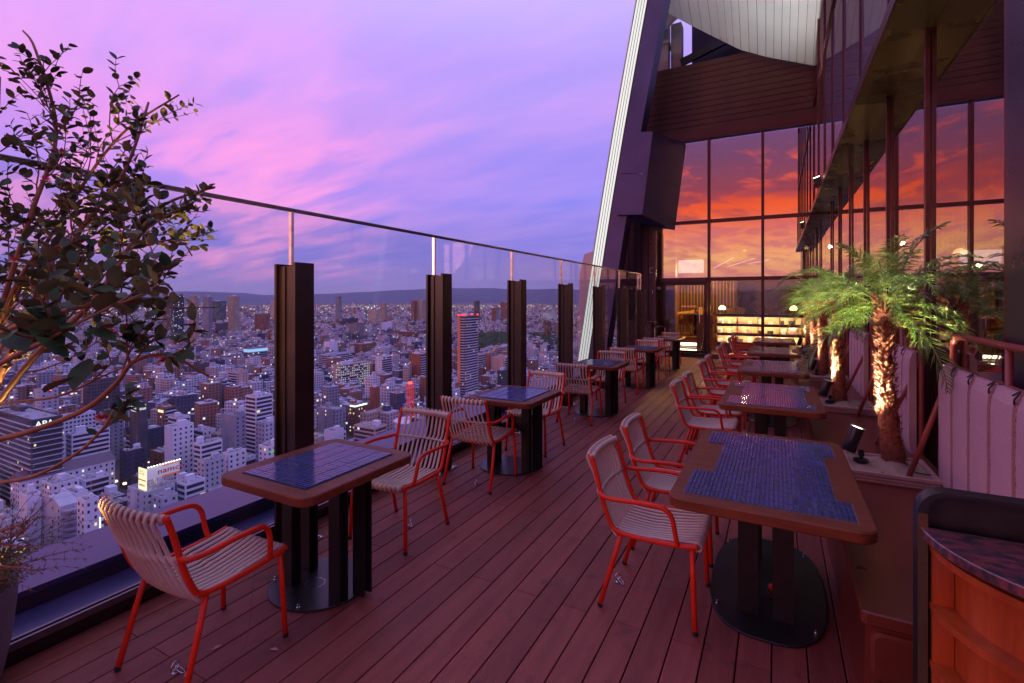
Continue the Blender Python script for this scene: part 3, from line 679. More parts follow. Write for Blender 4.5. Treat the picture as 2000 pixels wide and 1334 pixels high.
# lights hanging inside, in front of dark back wall
s = thing('white_box_lantern', 'bright white rectangular lantern hanging above the door glass', 'pendant lamp', (-2.55, 17.2, 2.55))
MB().box(-.36, 0, -.02, .40, .3, .40).build('shade', emission('lantern_white', (1, .93, .8), 2.6), s); MB().tube([(0, .15, .40), (0, .15, 3.4)], .006, 6).build('cord', M['black'], s)
for k, (x0, y0, z0, x1, y1, z1) in enumerate(((-1.72, 16.5, 2.62, -1.2, 16.9, 2.95), (-1.3, 16.5, 2.66, -.6, 17.2, 2.93), (-.75, 16.3, 2.7, -.2, 16.9, 2.85))):
    s = thing('linear_pendant', 'slim white linear light inside, %s from the left' % ['first', 'second', 'third'][k], 'pendant lamp', (x0, y0, z0), group='slim linear lights inside')
    MB().bar((0, 0, 0), (x1 - x0, y1 - y0, z1 - z0), .03, .02).build('tube', emission('linear_white%d' % k, (1, .9, .75), 2.2), s); MB().tube([(.0, 0, .01), (0, 0, 2.9)], .004, 5).build('cord', M['black'], s)
# tables inside the side room, seen dimly
for k in range(3):
    t = thing('indoor_table', 'dim round table behind the side glass, %s from the camera' % ['first', 'second', 'third'][k], 'table', (2.6, 5.2 + 2.6 * k, .1), group='tables behind the side glass')
    MB().lathe([(.02, .70), (.4, .70), (.4, .73), (.02, .735)], 20).build('tabletop', M['interior_wood'], t); MB().lathe([(.22, 0), (.22, .02), (.035, .04), (.035, .70)], 12).build('pedestal', M['black'], t)
    s = thing('indoor_pendant', 'small warm pendant lamp behind the side glass, %s from the camera' % ['first', 'second', 'third'][k], 'pendant lamp', (2.6, 5.2 + 2.6 * k, 2.35), group='pendants behind the side glass')
    MB().lathe([(.10, 0), (.09, .06), (.03, .12)], 14).build('shade', M['warm'], s); MB().tube([(0, 0, .12), (0, 0, 1.55)], .004, 5).build('cord', M['black'], s)
for k, (x, y, z, en, c) in enumerate(((-2.3, 16.6, 2.5, 190, (1, .50, .15)), (-.9, 17.3, 3.2, 90, (1, .62, .28)), (.8, 17.3, 3.2, 90, (1, .62, .28)), (2.6, 7.0, 2.3, 22, (1, .55, .22)))):
    pl = bpy.data.lights.new('bar_fill_light', 'POINT'); pl.shadow_soft_size = .05; pl.energy = en; pl.color = c  # bare fill light added to brighten the bar, without a lamp body
    po = bpy.data.objects.new('bar_fill_light', pl); COL.objects.link(po); po.location = (x, y, z)

# floodlight washing the pale canopy, standing on the beam
s = thing('canopy_floodlight', 'small floodlight on top of the beam pointing at the pale canopy', 'floodlight', (.72, 11.6, 3.90))
MB().box(-.06, -.08, 0, .06, .08, .05).obox((0, 0, .12), .07, .09, .06, Matrix.Rotation(R(-18), 3, 'Y')).build('housing', M['black'], s)
MB().obox((-.02, 0, .186), .055, .075, .004, Matrix.Rotation(R(-18), 3, 'Y')).build('lens', M['lens'], s)
l = bpy.data.lights.new('canopy_wash', 'SPOT'); l.energy = 800; l.spot_size = R(82); l.spot_blend = 1.0; l.color = (.92, .96, 1.0); l.shadow_soft_size = .1
lo = bpy.data.objects.new('canopy_wash', l); COL.objects.link(lo); lo.location = (.66, 11.6, 4.12); lo.rotation_euler = (Vector((-.9, 12.3, 9.0)) - lo.location).to_track_quat('-Z', 'Y').to_euler()

# ================================================================== CHAIRS
def make_chair():
    t = thing('rope_chair', '', 'chair', group='red framed rope chairs')
    T = .0125
    def side(s): return spline([(s * .225, -.292, .795), (s * .225, -.262, .70), (s * .226, -.232, .58), (s * .226, -.196, .478), (s * .226, -.165, .428), (s * .226, -.10, .411), (s * .227, .05, .410), (s * .228, .18, .418), (s * .228, .258, .430)], 4)
    sm_ = MB().tube(side(-1), T, 10); 
    MB().tube(side(-1), T, 10).build('side_frame', M['red'], t, sm=True); MB().tube(side(1), T, 10).build('side_frame', M['red'], t, sm=True)
    MB().tube(spline([(-.226, .246, .426), (-.12, .252, .419), (0, .254, .416), (.12, .252, .419), (.226, .246, .426)], 3), .0115, 8).build('front_rail', M['red'], t, sm=True)
    MB().tube(spline([(-.225, -.286, .780), (-.12, -.309, .779), (0, -.318, .778), (.12, -.309, .779), (.225, -.286, .780)], 3), .0115, 8).build('top_rail', M['red'], t, sm=True)
    MB().tube(spline([(-.226, -.150, .412), (-.12, -.165, .400), (0, -.170, .396), (.12, -.165, .400), (.226, -.150, .412)], 3), .0105, 8).build('rear_rail', M['red'], t, sm=True)
    MB().tube([(-.226, .04, .405), (0, .04, .388), (.226, .04, .405)], .007, 6).build('middle_bar', M['red'], t, sm=True)
    MB().tube([(-.222, -.240, .60), (-.11, -.262, .598), (0, -.270, .597), (.11, -.262, .598), (.222, -.240, .60)], .008, 6).build('back_rope', M['cord'], t, sm=True)
    for s in (-1, 1):
        MB().tube(spline([(s * .226, -.243, .612), (s * .246, -.226, .600), (s * .262, -.17, .598), (s * .268, -.05, .606), (s * .266, .05, .607), (s * .263, .105, .598), (s * .259, .138, .562), (s * .252, .150, .50), (s * .242, .158, .445), (s * .228, .165, .416)], 4), .0125, 10).build('armrest', M['red'], t, sm=True)
        for (y0, y1, zt) in ((-.128, -.238, .405), (.228, .245, .415)):
            g = MB().tube([(s * .218, y0, zt), (s * .228, y0 + (y1 - y0) * .35, zt * .66), (s * .238, y1, .012)], .0128, 10).build('leg', M['red'], t, sm=True)
            MB().lathe([(.0125, 0), (.0132, .006), (.0132, .022)], 10, (s * .2382, y1 * 1.002, 0)).build('foot_cap', M['foot'], g)
    def wrap(pts, r, n):
        P_ = spline(pts, 12); m = len(P_)
        return MB().tube(P_, [r * (1 + .10 * math.sin(math.pi * 2 * n * k / (m - 1))) for k in range(m)], 8)
    wrap([(-.212, -.289, .782), (-.12, -.309, .781), (0, -.318, .780), (.12, -.309, .781), (.212, -.289, .782)], .0165, 12).build('rope_wrapped_rail', M['cord'], t, sm=True)
    wrap([(-.212, .248, .424), (-.12, .253, .417), (0, .255, .414), (.12, .253, .417), (.212, .248, .424)], .0160, 12).build('rope_wrapped_rail', M['cord'], t, sm=True)
    nb = 11
    for i in range(nb):
        x = -.193 + .386 * i / (nb - 1); u = x / .2; bow = .022 * (1 - u * u); k = 1 if i % 2 == 0 else -1
        sh = .0105
        pts = [(x, -.290 - bow, .758), (x, -.303 - bow, .792), (x, -.288 - bow * 1.0 - .018, .802), (x, -.292 - bow - .03, .778), (x - sh, -.268 - bow - .020, .70), (x - sh, -.246 - bow * 1.3 - .014, .625),
               (x + sh * .2, -.238 - bow * 1.3 - .018, .60), (x + sh, -.229 - bow * 1.3 - .012, .575), (x + sh, -.198 - bow * 1.1 - .012, .49), (x + sh, -.165 - bow - .006, .41), (x + sh, -.148 - bow * .7, .388)]
        MB().tube(spline(pts, 2), .0142, 8, flat=.52, up=(0, -1, .2)).build('back_cord', M['cord'], t, sm=True)
    ns = 12
    for i in range(ns):
        x = -.195 + .39 * i / (ns - 1); u = x / .2; dip = .016 * (1 - u * u); sh = .0105
        pts = [(x, .236, .398 - dip * .4), (x, .262, .400 - dip * .4), (x, .270, .420 - dip * .3), (x, .250, .437 - dip * .3), (x, .19, .428 - dip * .6), (x, .08, .418 - dip * 1.2), (x + sh * .4, .04, .4175 - dip * 1.2), (x + sh, .0, .414 - dip * 1.2), (x + sh, -.09, .414 - dip), (x + sh, -.17, .420 - dip * .5 - .006)]
        MB().tube(spline(pts, 2), .0124, 6, flat=.60, up=(0, 0, 1)).build('seat_cord', M['cord'], t, sm=True)
    return t
chair = make_chair()
chairs = [  # x, y, turn (0 faces +Y), label
    (-2.345, 1.335, 2, 'front left red chair lit orange, seen from behind beside the glass railing'),
    (-2.355, 2.70, 181, 'red chair facing the camera across the nearest blue tiled table'),
    (-2.375, 3.80, -1, 'red chair seen from behind, tucked in at the second small table'),
    (-2.350, 4.93, 179, 'red chair facing the camera behind the second small table'),
    (-2.365, 6.33, 1, 'red chair seen from behind at the third small table'),
    (-2.350, 7.50, 180, 'red chair facing the camera behind the third small table'),
    (-2.360, 8.72, 0, 'red chair seen from behind at the fourth small table'),
    (-2.340, 9.98, 181, 'red chair facing the camera behind the fourth small table'),
    (-2.350, 11.15, 0, 'red chair seen from behind at the last small table by the bar'),
    (-2.340, 12.55, 180, 'red chair facing the camera at the last small table, before the bar door'),
    (-.600, 2.785, -91, 'nearest red chair with its side to the camera at the big mosaic table'),
    (-.600, 3.480, -90, 'second red chair along the nearest big mosaic table'),
    (-.600, 5.235, -90, 'near red chair of the pair at the second mosaic table'),
    (-.600, 5.900, -89, 'far red chair of the pair at the second mosaic table'),
    (-.600, 7.10, -90, 'near red chair of the pair at the third mosaic table'),
    (-.600, 7.88, -90, 'far red chair of the pair at the third mosaic table'),
    (-.600, 9.38, -90, 'near red chair of the pair at the fourth mosaic table'),
    (-.600, 10.25, -90, 'far red chair of the pair at the fourth mosaic table'),
    (-.600, 11.75, -90, 'near red chair of the pair at the fifth mosaic table'),
    (-.600, 12.60, -90, 'far red chair at the fifth mosaic table, closest to the lit shelf')]
for i, (x, y, a, lb) in enumerate(chairs):
    if i == 0: continue
    dup(chair, (x + rnd.uniform(-.008, .008), y + rnd.uniform(-.008, .008), 0), R(a + rnd.uniform(-1.6, 1.6)), lb)
x, y, a, lb = chairs[0]; chair.location = (x, y, 0); chair.rotation_euler = (0, 0, R(a)); chair['label'] = lb

# ================================================================== TABLES
def tile_mesh(w, l, h=.006):
    c = .0018; b = MB()
    vs = [(0, 0, 0), (w, 0, 0), (w, l, 0), (0, l, 0), (0, 0, h - c), (w, 0, h - c), (w, l, h - c), (0, l, h - c), (c, c, h), (w - c, c, h), (w - c, l - c, h), (c, l - c, h)]
    b.add(vs, [(8, 9, 10, 11), (4, 5, 9, 8), (5, 6, 10, 9), (6, 7, 11, 10), (7, 4, 8, 11), (0, 1, 5, 4), (1, 2, 6, 5), (2, 3, 7, 6), (3, 0, 4, 7)])
    return b
def joined(cells, w, l, jz=None):
    b = MB(); tm = tile_mesh(w, l); rr = random.Random(3)
    for x, y in cells:
        dz = rr.uniform(-.0008, .0008); tx = rr.uniform(-.01, .01); ty = rr.uniform(-.005, .005)
        b.add([(p[0] + x, p[1] + y, p[2] + dz + (p[0] - w / 2) * tx + (p[1] - l / 2) * ty) for p in tm.v], tm.f)
    return b
def bolts(b, pts):
    for x, y in pts: b.lathe([(.010, .010), (.010, .017), (.006, .018), (.006, .030), (.003, .032)], 8, (x, y, 0))
SW, SL = .0922, .0160
small_cells = [(-.2375 + .095 * i, -.30 + .01875 * j) for i in range(5) for j in range(32)]
def small_base(t):
    MB().lathe([(.285, 0), (.29, .003), (.29, .009), (.286, .012)], 44, (-.12, .085, 0), 1, .92).build('base_plate', M['black'], t)
    for x, y in ((-.255, .0), (-.29, .15), (.125, .0), (.18, .12)):
        b = MB()  # small H section
        b.box(x - .04, y - .032, .0125, x + .04, y - .024, .694); b.box(x - .005, y - .024, .0125, x + .005, y + .024, .694); b.box(x - .04, y + .024, .0125, x + .04, y + .032, .694)
        b.build('pedestal_column', M['black'], t)
    b = MB(); bolts(b, ((-.36, -.03), (-.16, .31), (.11, .16), (-.02, -.14))); b.build('bolt', M['steel'], t, kind='stuff')
    MB().lathe([(.055, .0121), (.055, .0126), (.0535, .0126), (.0535, .0121)], 28, (-.13, .06, 0), caps=False).build('access_cover', M['steel'], t)
def small_top(t):
    MB().prism(rrect(-.34, -.39, .34, .39, .075, 8), .695, .740, .005).build('tabletop', M['table_wood'], t)
    MB().box(-.245, -.308, .7402, .245, .308, .7412).build('mortar_bed', M['grout'], t)
def big_cells():
    out = []
    for j in range(17):
        for i in range(36):
            if 5 <= j < 13 and i < 5: continue
            if 3 <= j < 13 and i >= 33: continue
            out.append((-.338 + .0188 * i, -.605 + .0712 * j))
    return out
BW, BL = .0158, .0640
bcells = big_cells()
def big_base(t):
    pl_ = []
    for k in range(60):
        a_ = 2 * math.pi * k / 60; c_, s_ = math.cos(a_), math.sin(a_)
        pl_.append((.29 * math.copysign(abs(c_) ** .72, c_) - .005, .56 * math.copysign(abs(s_) ** .72, s_) + .19))
    MB().prism(pl_, 0, .012, .003).build('base_plate', M['black'], t)
    for x, y in ((-.085, -.13), (.075, -.13), (-.085, .50), (.075, .50)):
        b = MB(); b.box(x - .048, y - .05, .0125, x + .048, y - .038, .694); b.box(x - .006, y - .038, .0125, x + .006, y + .038, .694); b.box(x - .048, y + .038, .0125, x + .048, y + .05, .694)
        b.build('pedestal_column', M['black'], t)
    b = MB(); bolts(b, ((-.235, -.17), (.215, -.20), (-.235, .60), (.2, .60))); b.build('bolt', M['steel'], t, kind='stuff')
def big_top(t):
    MB().prism(rrect(-.40, -.69, .40, .69, .075, 8), .690, .740, .006).build('tabletop', M['table_wood'], t)
    g = MB(); g.box(-.341, -.608, .7402, .342, -.605 + .0712 * 3, .7411); g.box(-.341, -.605 + .0712 * 3 , .7402, .2835, -.605 + .0712 * 5, .7411); g.box(-.245, -.605 + .0712 * 5, .7402, .2835, -.605 + .0712 * 13, .7411); g.box(-.341, -.605 + .0712 * 13, .7402, .342, -.605 + .0712 * 17 + .002, .7411)
    g.build('mortar_bed', M['grout_light'], t)
SMALL = [(1.895, 'nearest small table with blue tiled top beside the glass railing'), (4.17, 'second small table with blue tiled top along the glass railing'), (6.75, 'third small table with blue tiled top along the glass railing'),
         (9.20, 'fourth small table with blue tiled top along the glass railing'), (11.80, 'last small table with blue tiled top near the bar door')]
sj = None
for k, (y, lb) in enumerate(SMALL):
    t = thing('tiled_small_table', lb, 'table', (-2.215, y, 0), 0, 'small blue tiled tables')
    small_base(t); small_top(t)
    if k == 0:
        tm = tile_mesh(SW, SL).mesh('tile', M['tile']); rr = random.Random(5)
        for x, y_ in small_cells: link('tile', tm, t, loc=(x, y_, .7413 + rr.uniform(-.0005, .0005)), rot=(rr.uniform(-.01, .01), rr.uniform(-.008, .008), 0))
    else:
        if sj is None: sj = joined(small_cells, SW, SL).mesh('tile_mosaic', M['tile'])
        link('tile_mosaic', sj, t, kind='stuff', loc=(0, 0, .7413))
bj = None
for k in range(5):
    y = [3.02, 5.29, 7.53, 9.84, 12.35][k]
    t = thing('mosaic_table', '%s big wooden table inlaid with blue mosaic, along the brown bench' % ['nearest', 'second', 'third', 'fourth', 'fifth and farthest'][k], 'table', (-.047, y, 0), 0, 'big mosaic tables along the bench')
    big_base(t); big_top(t)
    if k == 0:
        tm = tile_mesh(BW, BL).mesh('tile', M['tile']); rr = random.Random(5)
        near = bcells[:300]
        for x, y_ in near: link('tile', tm, t, loc=(x, y_, .7412 + rr.uniform(-.0007, .0007)), rot=(rr.uniform(-.005, .005), rr.uniform(-.012, .012), 0))
        MB2 = joined(bcells[300:], BW, BL); MB2.build('tile_mosaic', M['tile'], t, kind='stuff', loc=(0, 0, .7412))
        MB().tube(spline([(0.01, .15, .02), (.0, .05, .05), (.02, -.02, .03)], 4), .006, 6).build('cable', M['foot'], t); MB().lathe([(.0, -.03), (.022, -.028), (.026, 0), (.022, .025), (.0, .028)], 14, (.03, .05, .045)).build('red_plug', M['red'], t, sm=True)
    else:
        if bj is None: bj = joined(bcells, BW, BL).mesh('tile_mosaic', M['tile'])
        link('tile_mosaic', bj, t, kind='stuff', loc=(0, 0, .7412))

# ================================================================== FLOOR ANCHORS WITH STEEL WIRES
def anchor(x, y, lb, rz, wire=None):
    t = thing('floor_anchor', lb, 'eye bolt', (x, y, 0), rz, 'steel eye bolts tethering the chairs')
    MB().lathe([(.013, 0), (.013, .004), (.006, .008), (.006, .016)], 12).build('bolt_base', M['steel'], t)
    ring = [(0, .018 * math.cos(2 * math.pi * k / 18), .032 + .018 * math.sin(2 * math.pi * k / 18)) for k in range(19)]
    MB().tube(ring, .0032, 6).build('eye_ring', M['steel'], t, sm=True)
    c = [(.004 + .012 + .026 * math.cos(2 * math.pi * k / 18), .010 + .009 * math.sin(2 * math.pi * k / 18), .022 - .014 * (math.cos(2 * math.pi * k / 18) + 1) / 2 * 1.2) for k in range(19)]
    MB().tube(c, .0026, 6).build('snap_hook', M['steel'], t, sm=True)
    if wire:
        w = [Vector(p) - Vector((x, y, 0)) for p in wire]; Mi = Matrix.Rotation(-rz, 3, 'Z')
        MB().tube(spline([Mi @ p for p in w], 6), .0008, 4).build('wire', M['rail'], t)
anchor(-.815, 2.812, 'steel eye bolt on the deck under the nearest red side chair', R(-40), [(-.79, 2.80, .01), (-.62, 2.82, .012), (-.48, 2.86, .05), (-.40, 2.84, .20), (-.38, 2.80, .40)])
anchor(-2.335, 1.201, 'steel eye bolt on the deck behind the front left chair leg', R(10), [(-2.30, 1.20, .01), (-2.22, 1.32, .01), (-2.18, 1.42, .03), (-2.17, 1.45, .25), (-2.16, 1.46, .40)])
anchor(-2.336, 2.79, 'steel eye bolt under the chair facing the camera at the nearest small table', R(200))
anchor(-2.342, 3.676, 'steel eye bolt behind the second chair from the front, along the railing', R(60), [(-2.33, 3.69, .02), (-2.32, 3.72, .15), (-2.30, 3.74, .40)])
anchor(-2.384, 6.205, 'steel eye bolt below the chair back at the third small table', R(60), [(-2.38, 6.21, .02), (-2.37, 6.24, .2), (-2.36, 6.26, .40)])
anchor(-2.35, 4.98, 'steel eye bolt below the chair facing the camera at the second small table', R(120), [(-2.35, 4.98, .02), (-2.35, 4.97, .2), (-2.35, 4.95, .40)])
anchor(-.80, 3.55, 'steel eye bolt beside the rear leg of the second side chair', R(-40))
for k, (x, y, a_) in enumerate(((-2.08, 1.50, .3), (-2.33, 1.38, 1.2), (-2.28, 1.22, 2.0))):
    b = MB(); b.add([(-.022, 0, .002), (0, -.009, .006), (.024, .002, .003), (.002, .010, .008)], [(0, 1, 2, 3)])
    b.add([(-.022, 0, .001), (0, -.009, .005), (.024, .002, .002), (.002, .010, .007)], [(3, 2, 1, 0)])
    tag(b.build('dry_leaf', M['book_pink'], loc=(x, y, 0)), ['dry curled leaf on the deck beside the round table base', 'tiny dry leaf on the deck under the front left chair', 'small dry leaf near the front left chair leg'][k], 'leaf', 'fallen leaves on the deck').rotation_euler = (0, 0, a_)

# ================================================================== BENCH, PLANTERS, PALMS, SPOTLIGHTS
bn = thing('brown_bench', 'long brown lacquered bench plinth carrying the palms along the side glass', 'bench', (0, 0, 0))
BY0, BY1 = 2.30, 14.55
MB().prism(rrect(.285, BY0, 1.0, BY1, .02, 3), .40, .452, .006).build('seat_top', M['bench'], bn)
MB().box(.30, BY0 + .012, .0, 1.02, BY1, .399).build('plinth', M['bench'], bn)
for k, (z0, z1) in enumerate(((.205, .385), (.02, .19))):
    b = MB(); rr_ = [(x_, z_) for x_, z_ in rrect(.315, z0, .95, z1, .035, 5)]
    n = len(rr_); ins = [(x_, z_) for x_, z_ in rrect(.328, z0 + .013, .94, z1 - .013, .028, 5)]
    vs = [(x_, BY0 + .0115, z_) for x_, z_ in rr_] + [(x_, BY0 - .002, z_) for x_, z_ in rr_] + [(x_, BY0 - .006, z_) for x_, z_ in ins]
    b.add(vs, [(i, (i + 1) % n, n + (i + 1) % n, n + i) for i in range(n)] + [(n + i, n + (i + 1) % n, 2 * n + (i + 1) % n, 2 * n + i) for i in range(n)] + [tuple(2 * n + i for i in range(n))])
    b.build('end_panel', M['bench'], bn)
PY = [4.15 + 2.23 * k for k in range(5)]
ordn = ['first', 'second', 'third', 'fourth', 'fifth']
# frond variants
def frond_mesh(seed, length, rise, droop, name='frond'):
    rr = random.Random(seed); b = MB(); n = 14; pts = []
    ang = rise; p = Vector((.03, 0, 0)); st_ = length / n
    for i in range(n + 1):
        pts.append(p.copy()); p += Vector((math.cos(ang), 0, math.sin(ang))) * st_; ang -= droop * (.35 + 1.5 * i / n) / n
    P_ = spline(pts, 1)
    b.tube(P_, [.006 * (1 - .8 * i / n) + .0008 for i in range(len(P_))], 5)
    m = 26
    for j in range(m):
        u = .16 + .83 * j / (m - 1); f = u * n; i = min(int(f), n - 1); q = pts[i].lerp(pts[i + 1], f - i); t_ = (pts[i + 1] - pts[i]).normalized()
        ll = .165 * math.sin(math.pi * (u * .86 + .12)) ** .7 * rr.uniform(.8, 1.1); w = .0062
        for s_ in (-1, 1):
            a_ = R(rr.uniform(48, 66) - 26 * u); out = (t_ * math.cos(a_) + Vector((0, s_, 0)) * math.sin(a_)).normalized()
            up_ = Vector((-t_.z, 0, t_.x)); out = (out + up_ * rr.uniform(.05, .38)).normalized()
            a0 = q; a1 = a0 + out * ll * .5; a2 = a1 + (out + Vector((0, 0, -rr.uniform(.35, .95)))).normalized() * ll * .5
            wv = t_ * w
            b.add([a0 - wv * .5, a0 + wv * .5, a1 + wv, a1 - wv, a2, a1 + Vector((0, 0, .002))], [(0, 1, 2, 3), (3, 2, 4)])
    return b
leafm = noisy("palm_leaf_green", (.060, .12, .022), (.23, .33, .065), 9, .38, per_obj=.3)
tn = leafm.node_tree
bs = tn.nodes['Principled BSDF']; tl = N(tn, 'ShaderNodeBsdfTranslucent'); tl.inputs[0].default_value = (.30, .50, .08, 1)
mxs = N(tn, 'ShaderNodeMixShader'); mxs.inputs[0].default_value = .18; L(tn, bs.outputs[0], mxs.inputs[1]); L(tn, tl.outputs[0], mxs.inputs[2]); L(tn, mxs.outputs[0], tn.nodes['Material Output'].inputs[0])
M['palm_leaf'] = leafm
FR = [frond_mesh(k, .54 + .05 * (k % 3), R(r_), R(d_)).mesh('frond', leafm) for k, (r_, d_) in enumerate(((78, 60), (60, 85), (42, 95), (24, 95), (2, 80), (-22, 60)))]
def palm(k, y, h, lb):
    t = thing('pygmy_palm', lb, 'palm tree', (.71 if k == 0 else .63, y + .05, .47), 0, 'palms in the bench planters')
    rr = random.Random(40 + k); n = 22; m = 30; vs = []; ctr = []
    for i in range(m + 1):
        u = i / m; cx_ = -.02 * math.sin(u * 3 + k) - .045 * u; cy_ = .02 * math.sin(u * 4 + k * 2); ctr.append((cx_, cy_, h * u))
        base = .050 + .022 * math.exp(-u * 9) + .008 * math.sin(u * 7) - .004 * u + .012 * (1 if u > .93 else 0)
        for j in range(n):
            a_ = 2 * math.pi * j / n; r_ = base + .013 * noise.noise((math.cos(a_) * 3, math.sin(a_) * 3, u * 14 + k * 9)) + .006 * math.sin(u * 150)
            vs.append((cx_ + r_ * math.cos(a_), cy_ + r_ * math.sin(a_), h * u))
    MB().add(vs, [(i * n + j, i * n + (j + 1) % n, (i + 1) * n + (j + 1) % n, (i + 1) * n + j) for i in range(m) for j in range(n)] + [tuple(m * n + j for j in range(n))]).build('trunk', M['bark'], t, sm=True)
    b = MB()
    for i in range(1050):
        u = rr.uniform(.03, .99); a_ = rr.uniform(0, 2 * math.pi); q = ctr[int(u * m)]; r_ = .050
        o_ = Vector((math.cos(a_), math.sin(a_), 0)); tz = Vector((-o_.y, o_.x, 0))
        p0 = Vector((q[0], q[1], h * u)) + o_ * r_; ln = rr.uniform(.016, .040) * (1.0 + .5 * (u < .1)); w = rr.uniform(.004, .012)
        p1 = p0 + (o_ * rr.uniform(.5, 1.1) + Vector((0, 0, rr.uniform(.1, 1.1))) + tz * rr.uniform(-.5, .5)).normalized() * ln
        b.add([p0 - tz * w, p0 + tz * w, p0 + Vector((0, 0, -w * 1.2)), p1], [(0, 1, 3), (1, 2, 3), (2, 0, 3)])
    b.build('bark_fibre', M['fibre'], t, kind='stuff')
    top = Vector(ctr[-1])
    nf = 27 if k < 3 else 22
    for i in range(nf):
        u = i / nf; v = min(5, int(u * 6)); az = i * 2.39996 + rr.uniform(-.25, .25)
        o_ = link('frond', FR[v], t); s_ = rr.uniform(.80, 1.12) * (1.0 if k else 1.08)
        o_.location = top + Vector((math.cos(az), math.sin(az), 0)) * .02 + Vector((0, 0, .03 - .06 * u)); o_.rotation_euler = (rr.uniform(-.12, .12), rr.uniform(-.10, .10), az); o_.scale = (s_, s_, s_)
    b = MB()
    for i in range(40):
        az = rr.uniform(0, 6.28); o_ = Vector((math.cos(az), math.sin(az), 0)); p0 = top + o_ * .06 + Vector((0, 0, -.05)); b.tube([p0, p0 + o_ * .03 + Vector((0, 0, .12))], [.007, .003], 4)
    b.build('crown_shaft_fibre', M['fibre'], t, kind='stuff')
def tray(k, y):
    t = thing('planter_tray', '%s dusty pink planter box on the bench, counting from the camera' % ordn[k], 'planter', (.66, y, .453), 0, 'planter boxes on the bench')
    X, Yh = .235, .24
    ring = lambda e, z: [(x_, y_, z) for x_, y_ in ((-X - e, -Yh - e), (X + e, -Yh - e), (X + e, Yh + e), (-X - e, Yh + e))]
    lv = [ring(-.01, 0), ring(-.002, .012), ring(-.002, .020), ring(-.010, .023), ring(-.010, .028), ring(.0, .031), ring(.0, .042), ring(-.008, .045), ring(-.008, .050), ring(.004, .053), ring(.004, .072), ring(-.022, .072), ring(-.026, .03)]
    vs = [p for r_ in lv for p in r_]; MB().add(vs, [(4 * i + j, 4 * i + (j + 1) % 4, 4 * i + 4 + (j + 1) % 4, 4 * i + 4 + j) for i in range(len(lv) - 1) for j in range(4)] + [tuple(48 + j for j in range(4))]).build('box', M['planter'], t)
    b = MB(); G = 26; vs = []
    for i in range(G + 1):
        for j in range(G + 1):
            x_ = -X + .028 + (2 * X - .056) * i / G; y_ = -Yh + .028 + (2 * Yh - .056) * j / G
            z_ = .050 + .020 * noise.noise((x_ * 9 + k, y_ * 9, 0)) + .018 * abs(noise.noise((x_ * 22, y_ * 17 + k, 3))) + .05 * math.exp(-((x_ - .04) ** 2 + (y_ - .05) ** 2) / .012)
            vs.append((x_, y_, z_))
    b.add(vs, [(i * (G + 1) + j, (i + 1) * (G + 1) + j, (i + 1) * (G + 1) + j + 1, i * (G + 1) + j + 1) for i in range(G) for j in range(G)]).build('burlap_lining', M['burlap'], t, sm=True)
def spot(k, y):
    sx_, sy_ = .515, y + .02
    t = thing('black_spotlight', '%s black spotlight aimed up at a palm, counting from the camera' % ordn[k], 'spotlight', (sx_, sy_, .515), 0, 'black spotlights at the palms')
    MB().lathe([(.042, 0), (.045, .004), (.045, .020), (.036, .026), (.012, .030)], 20).build('base', M['black'], t)
    MB().tube(spline([(0, 0, .028), (.012, -.0, .055), (.004, 0, .085)], 3), .011, 8).box(-.014, -.02, .045, .02, .02, .075).build('bracket', M['black'], t)
    ax = Vector((.33, -.02, .94)).normalized(); ax = Vector((.30, .04, .95)).normalized(); c = Vector((-.045, 0, .15)) - Vector((0, 0, 0)); b0 = c - ax * .085; b1 = c + ax * .095
    MB().tube([b0, b0 + ax * .004, c, b1 - ax * .002, b1], [.038, .041, .041, .042, .042], 24, caps=False).tube([b0, b0 + ax * .001], [.038, .038], 24).build('housing', M['black'], t, sm=True)
    MB().tube([b1 - ax * .010, b1 - ax * .006], .0385, 24).build('lens', M['lens'], t)
    MB().tube(spline([(.0, .02, .01), (.06, .05, .0), (.16, .0, .01), (.3, -.1, -.0), (.45, -.14, .02)], 4), .004, 6).build('cable', M['foot'], t)
    l = bpy.data.lights.new('palm_uplight', 'SPOT'); l.energy = 190; l.spot_size = R(74); l.spot_blend = .7; l.color = (1.0, .84, .55); l.shadow_soft_size = .03
    lo = bpy.data.objects.new('palm_uplight', l); COL.objects.link(lo)
    wp = Vector((sx_, sy_, .515)) + b1 + ax * .012; lo.location = wp
    tgt = Vector((.70 if k == 0 else .63, y + .05, .47 + 1.30)); lo.rotation_euler = (tgt - wp).to_track_quat('-Z', 'Y').to_euler()
for k, y in enumerate(PY):
    tray(k, y); palm(k, y, [1.15, 1.12, 1.10, 1.15, 1.1][k], '%s slender palm with shaggy lit trunk, counting from the camera' % ordn[k]); spot(k, y)
